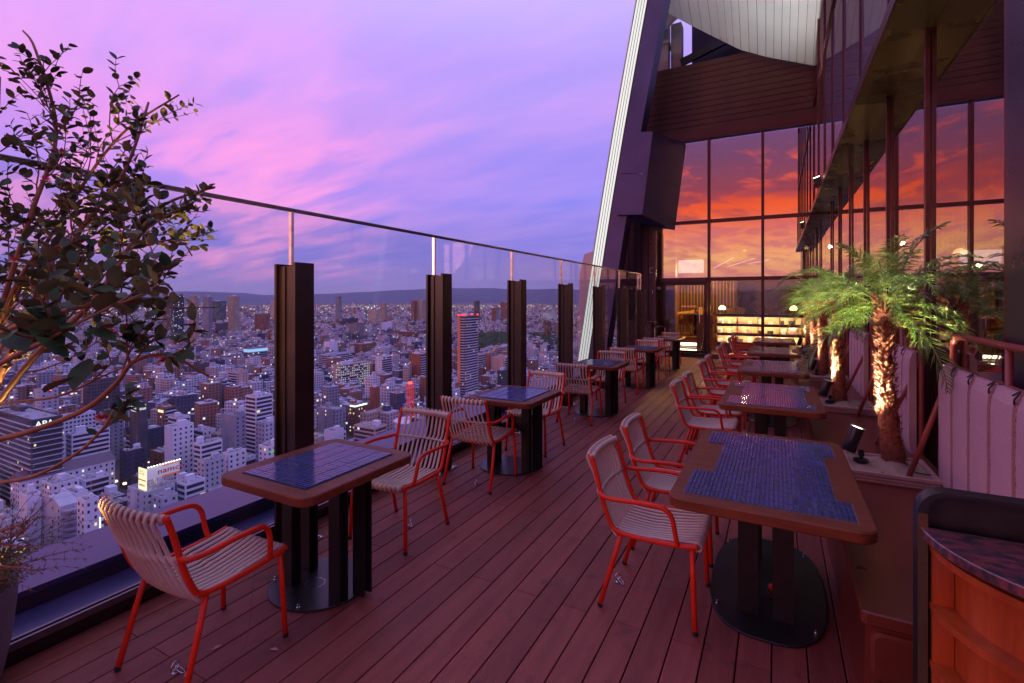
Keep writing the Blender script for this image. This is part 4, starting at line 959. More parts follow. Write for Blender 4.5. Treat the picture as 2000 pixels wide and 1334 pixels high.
# woven backrests on tube frames
def backrest(k, y0, y1):
    t = thing('woven_backrest', '%s backrest of pale woven strips on a red brown tube frame, from the camera' % ordn[k], 'backrest', (.93, 0, .43), 0, 'woven backrests along the bench')
    ns = max(2, round((y1 - y0) / .27)); w = (y1 - y0) / ns
    for i in range(ns):
        a_ = y0 + w * i + .008; b_ = y0 + w * (i + 1) - .038; b = MB(); Z = 14; K = 6; vs = []
        for z in range(Z + 1):
            u = z / Z; zz_ = .0 + .81 * u; th = .024 * (1 - (abs(u - .5) * 2) ** 10) + .004
            for j in range(K + 1):
                v = j / K; bulge = th + .007 * math.sin(math.pi * v) + .002 * noise.noise((u * 9, v * 3, i + k * 7))
                vs.append((-bulge, a_ + (b_ - a_) * v, zz_))
        nn = len(vs); vs += [(.018, p[1], p[2]) for p in vs]
        fs = [(z * (K + 1) + j, (z + 1) * (K + 1) + j, (z + 1) * (K + 1) + j + 1, z * (K + 1) + j + 1) for z in range(Z) for j in range(K)]
        fs += [(nn + f[3], nn + f[2], nn + f[1], nn + f[0]) for f in list(fs)]
        fs += [(j, j + 1, nn + j + 1, nn + j) for j in range(K)] + [(Z * (K + 1) + j + 1, Z * (K + 1) + j, nn + Z * (K + 1) + j, nn + Z * (K + 1) + j + 1) for j in range(K)]
        fs += [(z * (K + 1), nn + z * (K + 1), nn + (z + 1) * (K + 1), (z + 1) * (K + 1)) for z in range(Z)] + [((z + 1) * (K + 1) + K, nn + (z + 1) * (K + 1) + K, nn + z * (K + 1) + K, z * (K + 1) + K) for z in range(Z)]
        b.add(vs, fs).build('woven_strip', M['webbing'], t, sm=False)
        if i < ns - 1:
            MB().box(-.020, b_ + .001, .02, .008, b_ + .036, .775).build('lacing', M['lacing'], t)
            MB().tube(spline([(-.03, b_ + .03, .80), (-.012, b_ + .005, .822), (-.034, b_ - .005, .79), (-.03, b_ + .01, .765)], 4), .004, 6).build('tie', M['foot'], t)
    zt = .99; tr = .019
    MB().tube(spline([(.05, y1 - .02, -.42), (.05, y1 - .02, .3), (.05, y1 - .02, .86), (.05, y1 - .05, .965), (.05, y1 - .15, zt), (.05, y1 - .5, zt), (.05, y0 + .15, zt), (.05, y0 + .05, .965), (.05, y0 + .02, .86), (.05, y0 + .02, .3), (.05, y0 + .02, -.42)], 5), tr, 12).build('tube_frame', M['frame_tube'], t, sm=True)
    MB().tube([(.05, (y0 + y1) / 2, -.42), (.05, (y0 + y1) / 2, zt)], .016, 10).build('upright', M['frame_tube'], t, sm=True)
    MB().tube([(.05, y0, .80), (.05, y1, .80)], .010, 8).tube([(.05, y0, .02), (.05, y1, .02)], .010, 8).build('crossbar', M['frame_tube'], t, sm=True)
    MB().tube(spline([(-.21, y1 - .12, .03), (-.02, y1 + .0, .55), (.05, y1 - .02, .80)], 1), .016, 10).build('strut', M['frame_tube'], t, sm=True)
    MB().tube(spline([(-.21, y0 + .16, .03), (-.02, y0 + .05, .55), (.05, y0 + .02, .80)], 1), .016, 10).build('strut', M['frame_tube'], t, sm=True)
backrest(0, 2.34, 4.06); backrest(1, 4.80, 6.16); backrest(2, 7.05, 8.42); backrest(3, 9.3, 10.65); backrest(4, 11.5, 12.85)

# ================================================================== SERVICE COUNTER BOTTOM RIGHT
sc_ = thing('round_service_counter', 'half round orange wood service counter with red granite top in the lower right corner', 'counter', (.828, 1.85, 0))
def arc(rx, ry, n=30, a0=180, a1=360): return [(rx * math.cos(R(a0 + (a1 - a0) * k / n)), ry * math.sin(R(a0 + (a1 - a0) * k / n))) for k in range(n + 1)]
MB().prism(arc(.455, .40), .952, .980, .003).build('granite_top', M['granite'], sc_)
def band(ro, ri, z0, z1, name, m, a0=180, a1=360):
    A, B = arc(ro, ro * .88, 36, a0, a1), arc(ri, ri * .88, 36, a0, a1); n = len(A)
    vs = [(x_, y_, z) for z in (z0, z1) for P_ in (A, B) for x_, y_ in P_]
    fs = [(i, i + 1, 2 * n + i + 1, 2 * n + i) for i in range(n - 1)] + [(n + i + 1, n + i, 3 * n + i, 3 * n + i + 1) for i in range(n - 1)] + [(i + 1, i, n + i, n + i + 1) for i in range(n - 1)] + [(2 * n + i, 2 * n + i + 1, 3 * n + i + 1, 3 * n + i) for i in range(n - 1)]
    fs += [(0, 2 * n, 3 * n, n), (n - 1, 2 * n - 1, 4 * n - 1, 3 * n - 1)]
    MB().add(vs, fs).build(name, m, sc_)
band(.380, .366, .02, .925, 'curved_back_panel', M['orange_wood'])
band(.425, .376, .0, .03, 'plinth', M['orange_wood'])
for z in (.915, .745, .575, .405, .235): band(.434, .381, z, z + .020, 'shelf', M['orange_wood'])
band(.420, .376, .932, .951, 'shadow_gap', M['under'])
for a_ in (180.6, 247, 300, 359):
    c_, s_ = math.cos(R(a_)), math.sin(R(a_)); b = MB()
    b.bar((.381 * c_, .381 * .88 * s_, .47), (.430 * c_, .437 * .88 * s_, .47), .018, .885); b.build('divider', M['orange_wood'], sc_)
MB().box(.455, -.12, .952, .47, .02, .953).build('edge_chip', M['granite'], sc_)
ss = thing('counter_back_screen', 'dark steel back screen with rounded corner behind the granite counter', 'screen', (.366, 1.77, 0))
def rscreen(x0, y0, x1, y1, z1, r_): # outline in XZ, extruded in Y
    out = [(x1, 0), (x1, z1)] + [(x0 + r_ - r_ * math.sin(R(90 * k / 8)), z1 - r_ + r_ * math.cos(R(90 * k / 8))) for k in range(9)] + [(x0, 0)]
    return out
def xz(poly, y0, y1):
    n = len(poly); return MB().add([(x_, y, z_) for y in (y0, y1) for x_, z_ in poly], [tuple(range(n)), tuple(range(2 * n - 1, n - 1, -1))] + [(i, i + n, (i + 1) % n + n, (i + 1) % n) for i in range(n)])
xz(rscreen(.0, 0, 1.6, 0, 1.088, .07), .112, .13).build('back_plate', M['black'], ss)
b = MB(); o1 = rscreen(0, 0, 1.6, 0, 1.088, .07)[1:]; i1 = rscreen(.022, 0, 1.6, 0, 1.078, .06)[1:]; n = len(o1)
vs = [(x_, y, z_) for y in (.075, .111) for P_ in (o1, i1) for x_, z_ in P_]
b.add(vs, [(n + i, n + i + 1, i + 1, i) for i in range(n - 1)] + [(2 * n + i, 2 * n + i + 1, 3 * n + i + 1, 3 * n + i) for i in range(n - 1)] + [(i, i + 1, 2 * n + i + 1, 2 * n + i) for i in range(n - 1)] + [(n + i + 1, n + i, 3 * n + i, 3 * n + i + 1) for i in range(n - 1)])
b.build('edge_band', M['black'], ss)
MB().box(.0, .0725, .0, .024, .0745, 1.02).build('edge_trim', M['bronze'], ss)
# ================================================================== POTTED TREE AT THE LEFT
BASE = Vector((-2.88, .64, .44))
pot = thing('concrete_pot', 'round grey concrete pot cut off at the lower left corner', 'plant pot', (-2.98, .62, 0))
MB().lathe([(.17, 0), (.20, .02), (.235, .20), (.252, .38), (.255, .47), (.25, .485), (.225, .485), (.22, .44)], 40).build('pot_body', M['concrete_pot'], pot, sm=True)
MB().lathe([(.0, .43), (.12, .435), (.218, .43)], 24, caps=False).build('soil', M['under'], pot)
MB().tube(spline([(.10, -.02, .46), (.20, .03, .50), (.262, .05, .47), (.275, .06, .36), (.262, .06, .22), (.27, .08, .05), (.3, .2, .005)], 4), .005, 8).build('lamp_cable', M['foot'], pot)
twm = noisy("orange_brown_twig", (.20, .075, .028), (.30, .12, .05), 30, .6, .0, .5, 120, .002)
lf = principled("tree_leaf", (.03, .06, .03), .34, spec=.3); t = lf.node_tree; b = t.nodes['Principled BSDF']
g = N(t, 'ShaderNodeNewGeometry'); oi = N(t, 'ShaderNodeObjectInfo'); c_ = N(t, 'ShaderNodeTexCoord')
nn = N(t, 'ShaderNodeTexNoise'); L(t, g.outputs['Position'], nn.inputs['Vector']); nn.inputs['Scale'].default_value = 14
topc = mix(t, smooth(t, nn.outputs['Fac'], .35, .65), (.012, .032, .012, 1), (.045, .095, .025, 1))
und = mix(t, smooth(t, nn.outputs['Fac'], .35, .65), (.12, .15, .06, 1), (.23, .25, .10, 1))
L(t, mix(t, g.outputs['Backfacing'], topc, und), b.inputs['Base Color'])
L(t, math_(t, 'ADD', .56, math_(t, 'MULTIPLY', g.outputs['Backfacing'], .3)), b.inputs['Roughness'])
tree = thing('guava_tree', 'leafy tree with small oval leaves and red flowers filling the upper left', 'tree', BASE)
tb = Vector(BASE)
def A(*p): return at(*p)
stems = [
    ([tb, A(-70, 950, 1.8), A(20, 690, 1.6), A(95, 560, 1.5), A(160, 445, 1.5), A(245, 330, 1.6), A(290, 200, 1.7)], .0125, 15),
    ([tb, A(-90, 900, 1.8), A(-10, 640, 1.7), A(60, 420, 1.7), A(110, 260, 1.8), A(70, 100, 1.85), A(45, 60, 1.9)], .011, 16),
    ([tb, A(-80, 930, 1.7), A(40, 730, 1.4), A(180, 590, 1.35), A(262, 470, 1.4), A(320, 400, 1.5), A(420, 365, 1.6)], .0105, 16),
    ([tb, A(-120, 900, 1.9), A(20, 600, 1.95), A(150, 380, 2.0), A(240, 260, 2.0), A(350, 185, 2.05)], .010, 15),
    ([tb, A(-160, 960, 1.5), A(-60, 880, 1.25), A(60, 842, 1.18), A(165, 800, 1.12), A(228, 748, 1.1), A(262, 706, 1.1), A(330, 694, 1.12), A(408, 735, 1.16)], .0085, 7),
    ([tb, A(-150, 1010, 1.5), A(-60, 955, 1.2), A(60, 932, 1.12), A(150, 885, 1.1), A(200, 838, 1.1), A(222, 800, 1.12)], .0055, 3),
    ([tb, A(-200, 900, 1.35), A(-90, 760, 1.0), A(10, 705, .84), A(90, 665, .78), A(140, 640, .76)], .007, 5),
    ([tb, A(-160, 860, 1.4), A(-60, 700, 1.1), A(60, 625, .98), A(160, 600, .95), A(245, 588, .98)], .007, 7),
    ([tb, A(-140, 850, 1.9), A(-50, 520, 1.9), A(-10, 300, 1.85), A(0, 150, 1.85)], .010, 14),
    ([tb, A(-80, 900, 1.8), A(30, 560, 1.6), A(130, 470, 1.7), A(240, 480, 1.8), A(345, 470, 1.9), A(375, 500, 1.9)], .008, 11),
    ([tb, A(-120, 900, 1.6), A(-20, 800, 1.4), A(110, 775, 1.3), A(200, 735, 1.3), A(255, 712, 1.3)], .0045, 2),
    ([tb, A(-90, 900, 1.6), A(30, 640, 1.5), A(140, 590, 1.4), A(250, 580, 1.4), A(330, 600, 1.5), A(420, 600, 1.6)], .006, 6),
]
tr_ = random.Random(21)
leaves = []
def leafspots(pts, dens, size):
    for i in range(1, len(pts)):
        p = pts[i]; d = (pts[i] - pts[i - 1]).normalized()
        for s_ in (0, 1):
            if tr_.random() > dens: continue
            ph = tr_.uniform(0, 6.28); sdir = d.orthogonal().normalized(); sdir = Matrix.Rotation(ph + s_ * math.pi, 3, d) @ sdir
            dr = (d * tr_.uniform(.2, .8) + sdir + Vector((0, 0, tr_.uniform(-.25, .45)))).normalized()
            leaves.append((p.copy(), dr, size * tr_.uniform(.72, 1.18)))
tw = MB(); bmain = []
def inside(p):
    q = project(p)
    if q is None: return False
    x, y, z = q
    lim = [(0, 120), (30, 240), (90, 300), (150, 392), (230, 420), (330, 470), (430, 470), (500, 395), (560, 330), (620, 430), (700, 445), (800, 445), (840, 200), (900, 215), (1000, 60)]
    for (ya, xa), (yb, xb) in zip(lim[:-1], lim[1:]):
        if ya <= y <= yb: return x < xa + (xb - xa) * (y - ya) / (yb - ya)
    return y > 0 and x < 40 or y <= 0 and x < 60
for pts, r0, nt in stems:
    P_ = spline(pts, 5); n = len(P_)
    near = min((p - Vector((0, 0, EYE))).dot(FWD) for p in pts)
    MB().tube(P_, [r0 * (1 - .80 * i / n) + .0008 for i in range(n)], 7).build('branch', twm, tree, sm=True, loc=-BASE)
    low_ = nt < 8
    for k in range(int(nt * .7 + .5)):
        u = .30 + .68 * (k + tr_.random()) / nt if not low_ else .62 + .37 * (k + tr_.random()) / nt
        i = min(int(u * n), n - 2); p = P_[i].copy(); d = (P_[i + 1] - P_[i]).normalized()
        ln = tr_.uniform(.16, .34) * (1.1 - .4 * u) * (.62 if low_ else 1.0)
        v = (d + Vector((tr_.uniform(-1, 1), tr_.uniform(-1, 1), tr_.uniform(-.5, 1.0))) * .95).normalized(); seg = [p]
        for s_ in range(6):
            v = (v + Vector((tr_.uniform(-.22, .22), tr_.uniform(-.22, .22), tr_.uniform(-.08, .20)))).normalized(); p = p + v * ln / 6; seg.append(p)
        if not inside(seg[-1]) and not low_: seg = seg[:4]
        if not inside(seg[-1]): continue
        tw.tube(seg, [.0028 * (1 - .6 * j / len(seg)) for j in range(len(seg))], 5); leafspots(seg[1:], .80, .038)
        for s_ in range(4 if not low_ else 2):
            j = tr_.randint(1, len(seg) - 1); p2 = seg[j]; v2 = (v + Vector((tr_.uniform(-1, 1), tr_.uniform(-1, 1), tr_.uniform(-.6, .9)))).normalized(); sg = [p2]
            l2 = tr_.uniform(.06, .16)
            for z_ in range(4):
                v2 = (v2 + Vector((tr_.uniform(-.2, .2), tr_.uniform(-.2, .2), tr_.uniform(-.1, .15)))).normalized(); p2 = p2 + v2 * l2 / 4; sg.append(p2)
            if not inside(sg[-1]): continue
            tw.tube(sg, [.0017, .0015, .0013, .0011, .0008], 4); leafspots(sg, .9, .035)
tw.build('twig', twm, tree, kind='stuff', loc=-BASE)
# large leaves near the camera
for (x, y, z) in [(60, 590, .80), (100, 600, .80), (150, 600, .82), (190, 575, .82), (200, 610, .85), (60, 640, .78), (110, 650, .76), (150, 665, .76), (80, 690, .76), (130, 700, .74), (175, 700, .76), (150, 735, .74), (30, 620, .8), (15, 650, .8), (215, 640, .85), (170, 640, .8), (40, 560, .9), (120, 560, .9), (230, 560, .92), (240, 600, .9)]:
    p = A(x, y, z); dr = (RGT * tr_.uniform(-1, 1) + Vector((0, 0, tr_.uniform(-.7, .4))) + FWD * tr_.uniform(-.4, .4)).normalized(); leaves.append((p, dr, .055 * tr_.uniform(.85, 1.15)))
def leaf_base():
    vs = [(0, 0, 0)]; fs = []
    prof = [(.12, .17), (.34, .29), (.58, .30), (.80, .20)]
    for y, w in prof: vs += [(-w, y, .05 * w / .3 - .10 * (y - .4) ** 2), (0, y, -.10 * (y - .4) ** 2 - .015), (w, y, .05 * w / .3 - .10 * (y - .4) ** 2)]
    vs.append((0, 1.0, -.05))
    fs = [(0, 2, 1), (0, 3, 2)]
    for i in range(3):
        a_ = 1 + 3 * i; fs += [(a_, a_ + 1, a_ + 4, a_ + 3), (a_ + 1, a_ + 2, a_ + 5, a_ + 4)]
    fs += [(10, 11, 13), (11, 12, 13)]
    return vs, fs
LV, LF_ = leaf_base()
def leafM(p, d, s):
    up_ = Vector((tr_.uniform(-.6, .6), tr_.uniform(-.6, .6), 1)); x = d.cross(up_).normalized(); z = x.cross(d).normalized()
    return Matrix((x, d, z)).transposed().to_4x4() @ Matrix.Scale(s, 4)
lm = MB().add(LV, LF_).mesh('leaf', lf, True)
cand = []
for p, d, s in leaves:
    q = project(p)
    if q is None or q[2] < .70: continue
    if not inside(p + d * s): continue
    cand.append((q[2] / s, p, d, s))
cand.sort(key=lambda c: c[0])
print('tree leaves', len(cand))
rest = MB()
for k, (_, p, d, s) in enumerate(cand):
    m = leafM(p, d, s)
    if k < 300:
        o = link('leaf', lm, tree); m.translation = p - BASE; o.matrix_basis = m
    else:
        rest.add([m.to_3x3() @ Vector(v) + (p - BASE) for v in LV], LF_)
rest.build('foliage', lf, tree, kind='stuff', sm=True)
fl_r = principled("red_flower", (.55, .02, .03), .5); fl_p = principled("pale_petal", (.55, .28, .26), .6)
for k, (x, y, z) in enumerate([(213, 655, 1.0), (345, 667, 1.15), (318, 705, 1.12), (88, 352, 1.6), (122, 298, 1.6), (30, 510, 1.3), (200, 818, 1.12), (105, 488, 1.5)]):
    p = A(x, y, z) - BASE; b = MB(); rr = random.Random(k)
    for i in range(26):
        d = Vector((rr.uniform(-1, 1), rr.uniform(-1, 1), rr.uniform(-.2, 1.2))).normalized(); b.tube([p, p + d * .016], [.0010, .0007], 4)
    fo = b.build('flower', fl_r, tree); b = MB()
    for i in range(5):
        a_ = i * 1.256; d = Vector((math.cos(a_), math.sin(a_), -.25)); w = Vector((-d.y, d.x, 0)) * .006
        b.add([p, p + d * .008 + w, p + d * .018, p + d * .008 - w, p + d * .010 + Vector((0, 0, .004))], [(0, 1, 4), (1, 2, 4), (2, 3, 4), (3, 0, 4)])
    b.build('petals', fl_p, fo, kind='stuff')
# shrub and grasses sharing the pot
shr = thing('fine_leaved_shrub', 'fine dark green shrub in the pot at the lower left corner', 'shrub', (-2.82, .72, .46))
b = MB(); rr = random.Random(8); sb = MB()
for i in range(60):
    p = Vector((rr.uniform(-.08, .08), rr.uniform(-.08, .08), 0)); v = Vector((rr.uniform(-.7, .9), rr.uniform(-.6, .7), rr.uniform(.4, 1.2))).normalized(); seg = [p]
    for j in range(6):
        v = (v + Vector((rr.uniform(-.25, .25), rr.uniform(-.25, .25), rr.uniform(-.18, .05)))).normalized(); p = p + v * rr.uniform(.022, .034); seg.append(p)
        for q_ in range(12):
            d = Vector((rr.uniform(-1, 1), rr.uniform(-1, 1), rr.uniform(-.5, 1))).normalized(); w = d.orthogonal().normalized() * .0022; e_ = p + d * rr.uniform(.008, .020); c = p + Vector((rr.uniform(-.012, .012), rr.uniform(-.012, .012), rr.uniform(-.012, .012)))
            b.add([c, c + d * .007 + w, c + d * .016, c + d * .007 - w], [(0, 1, 2, 3)])
    sb.tube(seg, .0013, 4)
shm = noisy("fine_dark_foliage", (.02, .045, .018), (.045, .085, .03), 20, .5); b.build('foliage', shm, shr, kind='stuff'); sb.build('stem', twm, shr, kind='stuff')
gr = thing('spiky_pot_plant', 'wispy plant with thin reddish spikes at the left edge', 'plant', (-2.80, .60, .46))
b = MB()
for (x, y, z, x0, y0) in [(82, 988, 1.5, -60, 1060), (78, 1002, 1.5, -70, 1080), (84, 1072, 1.5, -80, 1062), (66, 1113, 1.45, -80, 1100)]:
    p0 = A(-110, 1120, 1.7) - gr.location; b.tube(spline([p0, A(x0, y0, z + .05) - gr.location, A(x - 40, (y + y0) / 2 if y != 1113 else 1108, z) - gr.location, A(x, y, z) - gr.location], 4), [.004] * 6 + [.0035, .003, .0025, .002, .0015, .0012, .0008], 5)
b.build('spike', principled("red_brown_spike", (.22, .05, .03), .6), gr)
b = MB()
for i in range(34):
    x0, y0 = rr.uniform(-60, 10), rr.uniform(1060, 1150); p = A(x0, y0, 1.55) - gr.location; v = (RGT * rr.uniform(.1, 1) + Vector((0, 0, rr.uniform(.2, 1.1))) + FWD * rr.uniform(-.3, .3)).normalized(); seg = [p]
    for j in range(9):
        v = (v + Vector((rr.uniform(-.2, .2), rr.uniform(-.2, .2), rr.uniform(-.22, .1)))).normalized(); p = p + v * .026; seg.append(p)
        for q_ in range(4):
            d = (v + Vector((rr.uniform(-1, 1), rr.uniform(-1, 1), rr.uniform(-1, 1)))).normalized(); w = d.orthogonal().normalized() * .0012
            b.add([p - w, p + w, p + d * rr.uniform(.01, .03)], [(0, 1, 2)])
    b.tube(seg, [.0013 * (1 - .08 * j) for j in range(10)], 4)
b.build('foliage', noisy("wispy_stems", (.10, .07, .04), (.16, .13, .06), 20, .6), gr, kind='stuff')
# small warm uplight standing in the pot, lighting the branches
s = thing('pot_uplight', 'small warm spotlight in the pot lighting the tree from below', 'spotlight', (-2.70, .58, .475))
MB().lathe([(.03, -.04), (.032, .0), (.032, .06), (.028, .062)], 18).build('housing', M['black'], s); MB().lathe([(.0, .0605), (.027, .0605)], 18, caps=False).build('lens', M['warm_hot'], s)
l = bpy.data.lights.new('tree_uplight', 'SPOT'); l.energy = 380; l.spot_size = R(150); l.spot_blend = .9; l.color = (1.0, .55, .18); l.shadow_soft_size = .04
lo = bpy.data.objects.new('tree_uplight', l); COL.objects.link(lo); lo.location = (-2.70, .58, .56); lo.rotation_euler = (R(168), R(-22), 0)
# ================================================================== CITY
G = -140.0
def city_wall(name, c1, c2, rough=.75):
    m = principled(name, c1, rough); t = m.node_tree; b = t.nodes['Principled BSDF']
    g = N(t, 'ShaderNodeNewGeometry'); mp = N(t, 'ShaderNodeMapping'); L(t, g.outputs['Position'], mp.inputs[0]); mp.inputs['Scale'].default_value = (.25, .25, .05)
    n = N(t, 'ShaderNodeTexNoise'); L(t, mp.outputs[0], n.inputs['Vector']); n.inputs['Scale'].default_value = 1; n.inputs['Detail'].default_value = 5
    sx = N(t, 'ShaderNodeSeparateXYZ'); L(t, g.outputs['Position'], sx.inputs[0])
    fl = math_(t, 'LESS_THAN', math_(t, 'FRACT', math_(t, 'DIVIDE', sx.outputs[2], 3.3)), .07)
    cc = mix(t, smooth(t, n.outputs['Fac'], .3, .7), tuple(c1) + (1,), tuple(c2) + (1,))
    cc = mix(t, math_(t, 'MULTIPLY', fl, .25), cc, tuple(x * .5 for x in c1) + (1,))
    L(t, cc, b.inputs['Base Color']); return m
CW = {'white': city_wall('white_render', (.70, .74, .95), (.80, .83, 1.0)), 'pale grey': city_wall('pale_grey_tile', (.44, .47, .62), (.54, .57, .72)),
      'grey': city_wall('grey_concrete', (.25, .27, .38), (.33, .35, .46)), 'dark grey': city_wall('dark_grey_cladding', (.07, .07, .09), (.11, .105, .13)),
      'beige': city_wall('beige_tile', (.46, .36, .30), (.56, .45, .38)), 'brown': city_wall('brown_tile', (.20, .10, .07), (.28, .14, .10)),
      'brick red': city_wall('red_brick_tile', (.30, .10, .07), (.38, .14, .10)), 'pink': city_wall('pink_tile', (.56, .40, .38), (.66, .48, .46)), 'dark blue': city_wall('dark_blue_panel', (.04, .05, .10), (.06, .07, .14))}
winm = principled('city_window', (.045, .05, .085), .16)
win_lit = emission('lit_window', (1.0, .80, .42), .95); win_lit2 = emission('lit_window_cool', (.80, .92, 1.0), 1.0)
roofm = city_wall('roof_deck', (.28, .30, .42), (.40, .42, .54), .8)
slabm = principled('balcony_slab', (.62, .64, .80), .6)
slabw = principled('balcony_slab_brown', (.42, .22, .16), .6)
unitm = principled('roof_unit_grey', (.50, .49, .53), .6)
tree_d = noisy("park_foliage", (.02, .045, .02), (.05, .09, .04), .25, .9)

SIGNS = [emission('sign_white', (1, .97, .9), 1.5), emission('sign_yellow', (1, .85, .4), 1.5), emission('sign_cool', (.6, .85, 1), 1.4), emission('sign_red', (1, .12, .06), 1.1), emission('sign_green', (.4, 1, .6), .9), emission('sign_warm', (1, .7, .4), 1.5)]
def make_building(cx, cy, w, d, h, col, style, seed, lit=.05, rot=0.0, name='city_building', step=None, roofbits=True):
    """parts: wall (the thing itself), roof_deck, window, lit_window, balcony, roof_unit"""
    rr = random.Random(seed); lit = lit if lit > .3 else lit * .55
    x0, x1, y0, y1 = -w / 2, w / 2, -d / 2, d / 2
    b = MB(); b.box(x0, y0, G, x1, y1, G + h, bottom=False)
    p = .35; zt = G + h; b.box(x0, y0, zt, x1, y0 + p, zt + 1.0, False).box(x0, y1 - p, zt, x1, y1, zt + 1.0, False).box(x0, y0 + p, zt, x0 + p, y1 - p, zt + 1.0, False).box(x1 - p, y0 + p, zt, x1, y1 - p, zt + 1.0, False)
    o = b.build(name, CW[col], None, loc=(cx, cy, 0)); o.rotation_euler = (0, 0, rot)
    MB().quad((x0 + p, y0 + p, zt + .06), (x1 - p, y0 + p, zt + .06), (x1 - p, y1 - p, zt + .06), (x0 + p, y1 - p, zt + .06)).build('roof_deck', roofm, o)
    win, lt, lt2, bal_ = MB(), MB(), MB(), MB()
    nf = max(2, int(h / 3.4)); fh = h / nf
    e = .07
    for face in range(4):
        L_ = w if face % 2 == 0 else d; n = max(2, int(L_ / (3.4 if style != 'dense' else 2.4))); cw = L_ / n
        def pt(u, z, off):
            if face == 0: return (x0 + u, y0 - off, z)
            if face == 1: return (x1 + off, y0 + u, z)
            if face == 2: return (x1 - u, y1 + off, z)
            return (x0 - off, y1 - u, z)
        sty = style
        if style == 'slab': sty = 'balcony' if face in (1, 3) else 'sparse'
        if style == 'slab2': sty = 'sparse' if face in (1, 3) else 'balcony'
        if style == 'halfblank': sty = 'blank' if face in (0, 2) else 'grid'
        maxf = nf
        for f in range(1, nf):
            z = G + f * fh
            if sty == 'balcony':
                win.quad(pt(.5, z + .9, e), pt(L_ - .5, z + .9, e), pt(L_ - .5, z + fh - .35, e), pt(.5, z + fh - .35, e))
                a = pt(.3, z - .1, 1.1); c = pt(L_ - .3, z + .95, 0.0)
                bal_.box(min(a[0], c[0]), min(a[1], c[1]), z - .1, max(a[0], c[0]), max(a[1], c[1]), z + (.22 if col == 'dark grey' else .92))
                for k in range(n):
                    if rr.random() < lit * 1.3: (lt if rr.random() < .8 else lt2).quad(pt(k * cw + 1.0, z + 1.0, e + .04), pt(k * cw + 2.2, z + 1.0, e + .04), pt(k * cw + 2.2, z + 2.5, e + .04), pt(k * cw + 1.0, z + 2.5, e + .04))
            elif sty == 'band':
                win.quad(pt(.7, z + .9, e), pt(L_ - .7, z + .9, e), pt(L_ - .7, z + fh - .7, e), pt(.7, z + fh - .7, e))
                for k in range(n):
                    if rr.random() < lit * 1.5: (lt if rr.random() < .5 else lt2).quad(pt(k * cw + .8, z + .95, e + .04), pt(k * cw + cw - .2, z + .95, e + .04), pt(k * cw + cw - .2, z + fh - .75, e + .04), pt(k * cw + .8, z + fh - .75, e + .04))
            elif sty == 'blank': continue
            else:
                for k in range(n):
                    if sty == 'sparse' and (k not in (0, n - 1, n // 2) or rr.random() < .12): continue
                    ww = (.33, .67) if sty != 'dense' else (.20, .80); zb = .9 if sty == 'dense' else 1.15
                    q = (win if rr.random() > lit else (lt if rr.random() < .6 else lt2))
                    q.quad(pt((k + ww[0]) * cw, z + zb, e), pt((k + ww[1]) * cw, z + zb, e), pt((k + ww[1]) * cw, z + fh - .9, e), pt((k + ww[0]) * cw, z + fh - .9, e))
    if roofbits and seed >= 1000 and rr.random() < .16:
        sc2 = rr.choice(SIGNS); sw = rr.uniform(1.2, 2.6); sh2 = rr.uniform(5, min(14, h * .6)); zs_ = G + h - rr.uniform(0, 3)
        if rr.random() < .6: MB().box(x1 + .1, y0 + .5, zs_ - sh2, x1 + 1.2, y0 + .9, zs_).build('lit_sign', sc2, o)
        else: MB().box(x0 + w * .15, y0 - .3, zs_ - 2.8, x1 - w * .15, y0 - .1, zs_ - .4).build('lit_sign', sc2, o)
    if win.v: win.build('window', winm, o, kind='stuff')
    if lt.v: lt.build('lit_window', win_lit, o, kind='stuff')
    if lt2.v: lt2.build('lit_window_cool', win_lit2, o, kind='stuff')
    if bal_.v: bal_.build('balcony', slabw if col in ('brown', 'brick red') and rr.random() < .5 else slabm, o, kind='stuff')
    if roofbits:
        u = min(w, d)
        bw, bd, bh = w * rr.uniform(.22, .40), d * rr.uniform(.22, .42), rr.uniform(2.6, 5.5)
        bx, by = rr.uniform(x0 + 1 + bw / 2, x1 - 1 - bw / 2), rr.uniform(y0 + 1 + bd / 2, y1 - 1 - bd / 2)
        MB().box(bx - bw / 2, by - bd / 2, zt + .06, bx + bw / 2, by + bd / 2, zt + bh).build('stair_head', CW[col] if rr.random() < .6 else CW['white'], o)
        r_ = MB()
        for k in range(rr.randint(6, 14)):
            s1, s2, s3 = rr.uniform(.7, 2.2), rr.uniform(.7, 2.4), rr.uniform(.7, 1.9); ax, ay = rr.uniform(x0 + 1.6, x1 - 3.6), rr.uniform(y0 + 1.6, y1 - 3.6)
            if rr.random() < .25: r_.lathe([(s1 * .6, 0), (s1 * .6, s3 * 1.2), (s1 * .3, s3 * 1.5)], 10, (ax, ay, zt + .07))
            else: r_.box(ax, ay, zt + .07, ax + s1, ay + s2, zt + .07 + s3)
        if rr.random() < .4: r_.box(bx, by, zt + bh, bx + .12, by + .12, zt + bh + rr.uniform(3, 8))
        r_.build('roof_unit', unitm, o, kind='stuff')
    return o

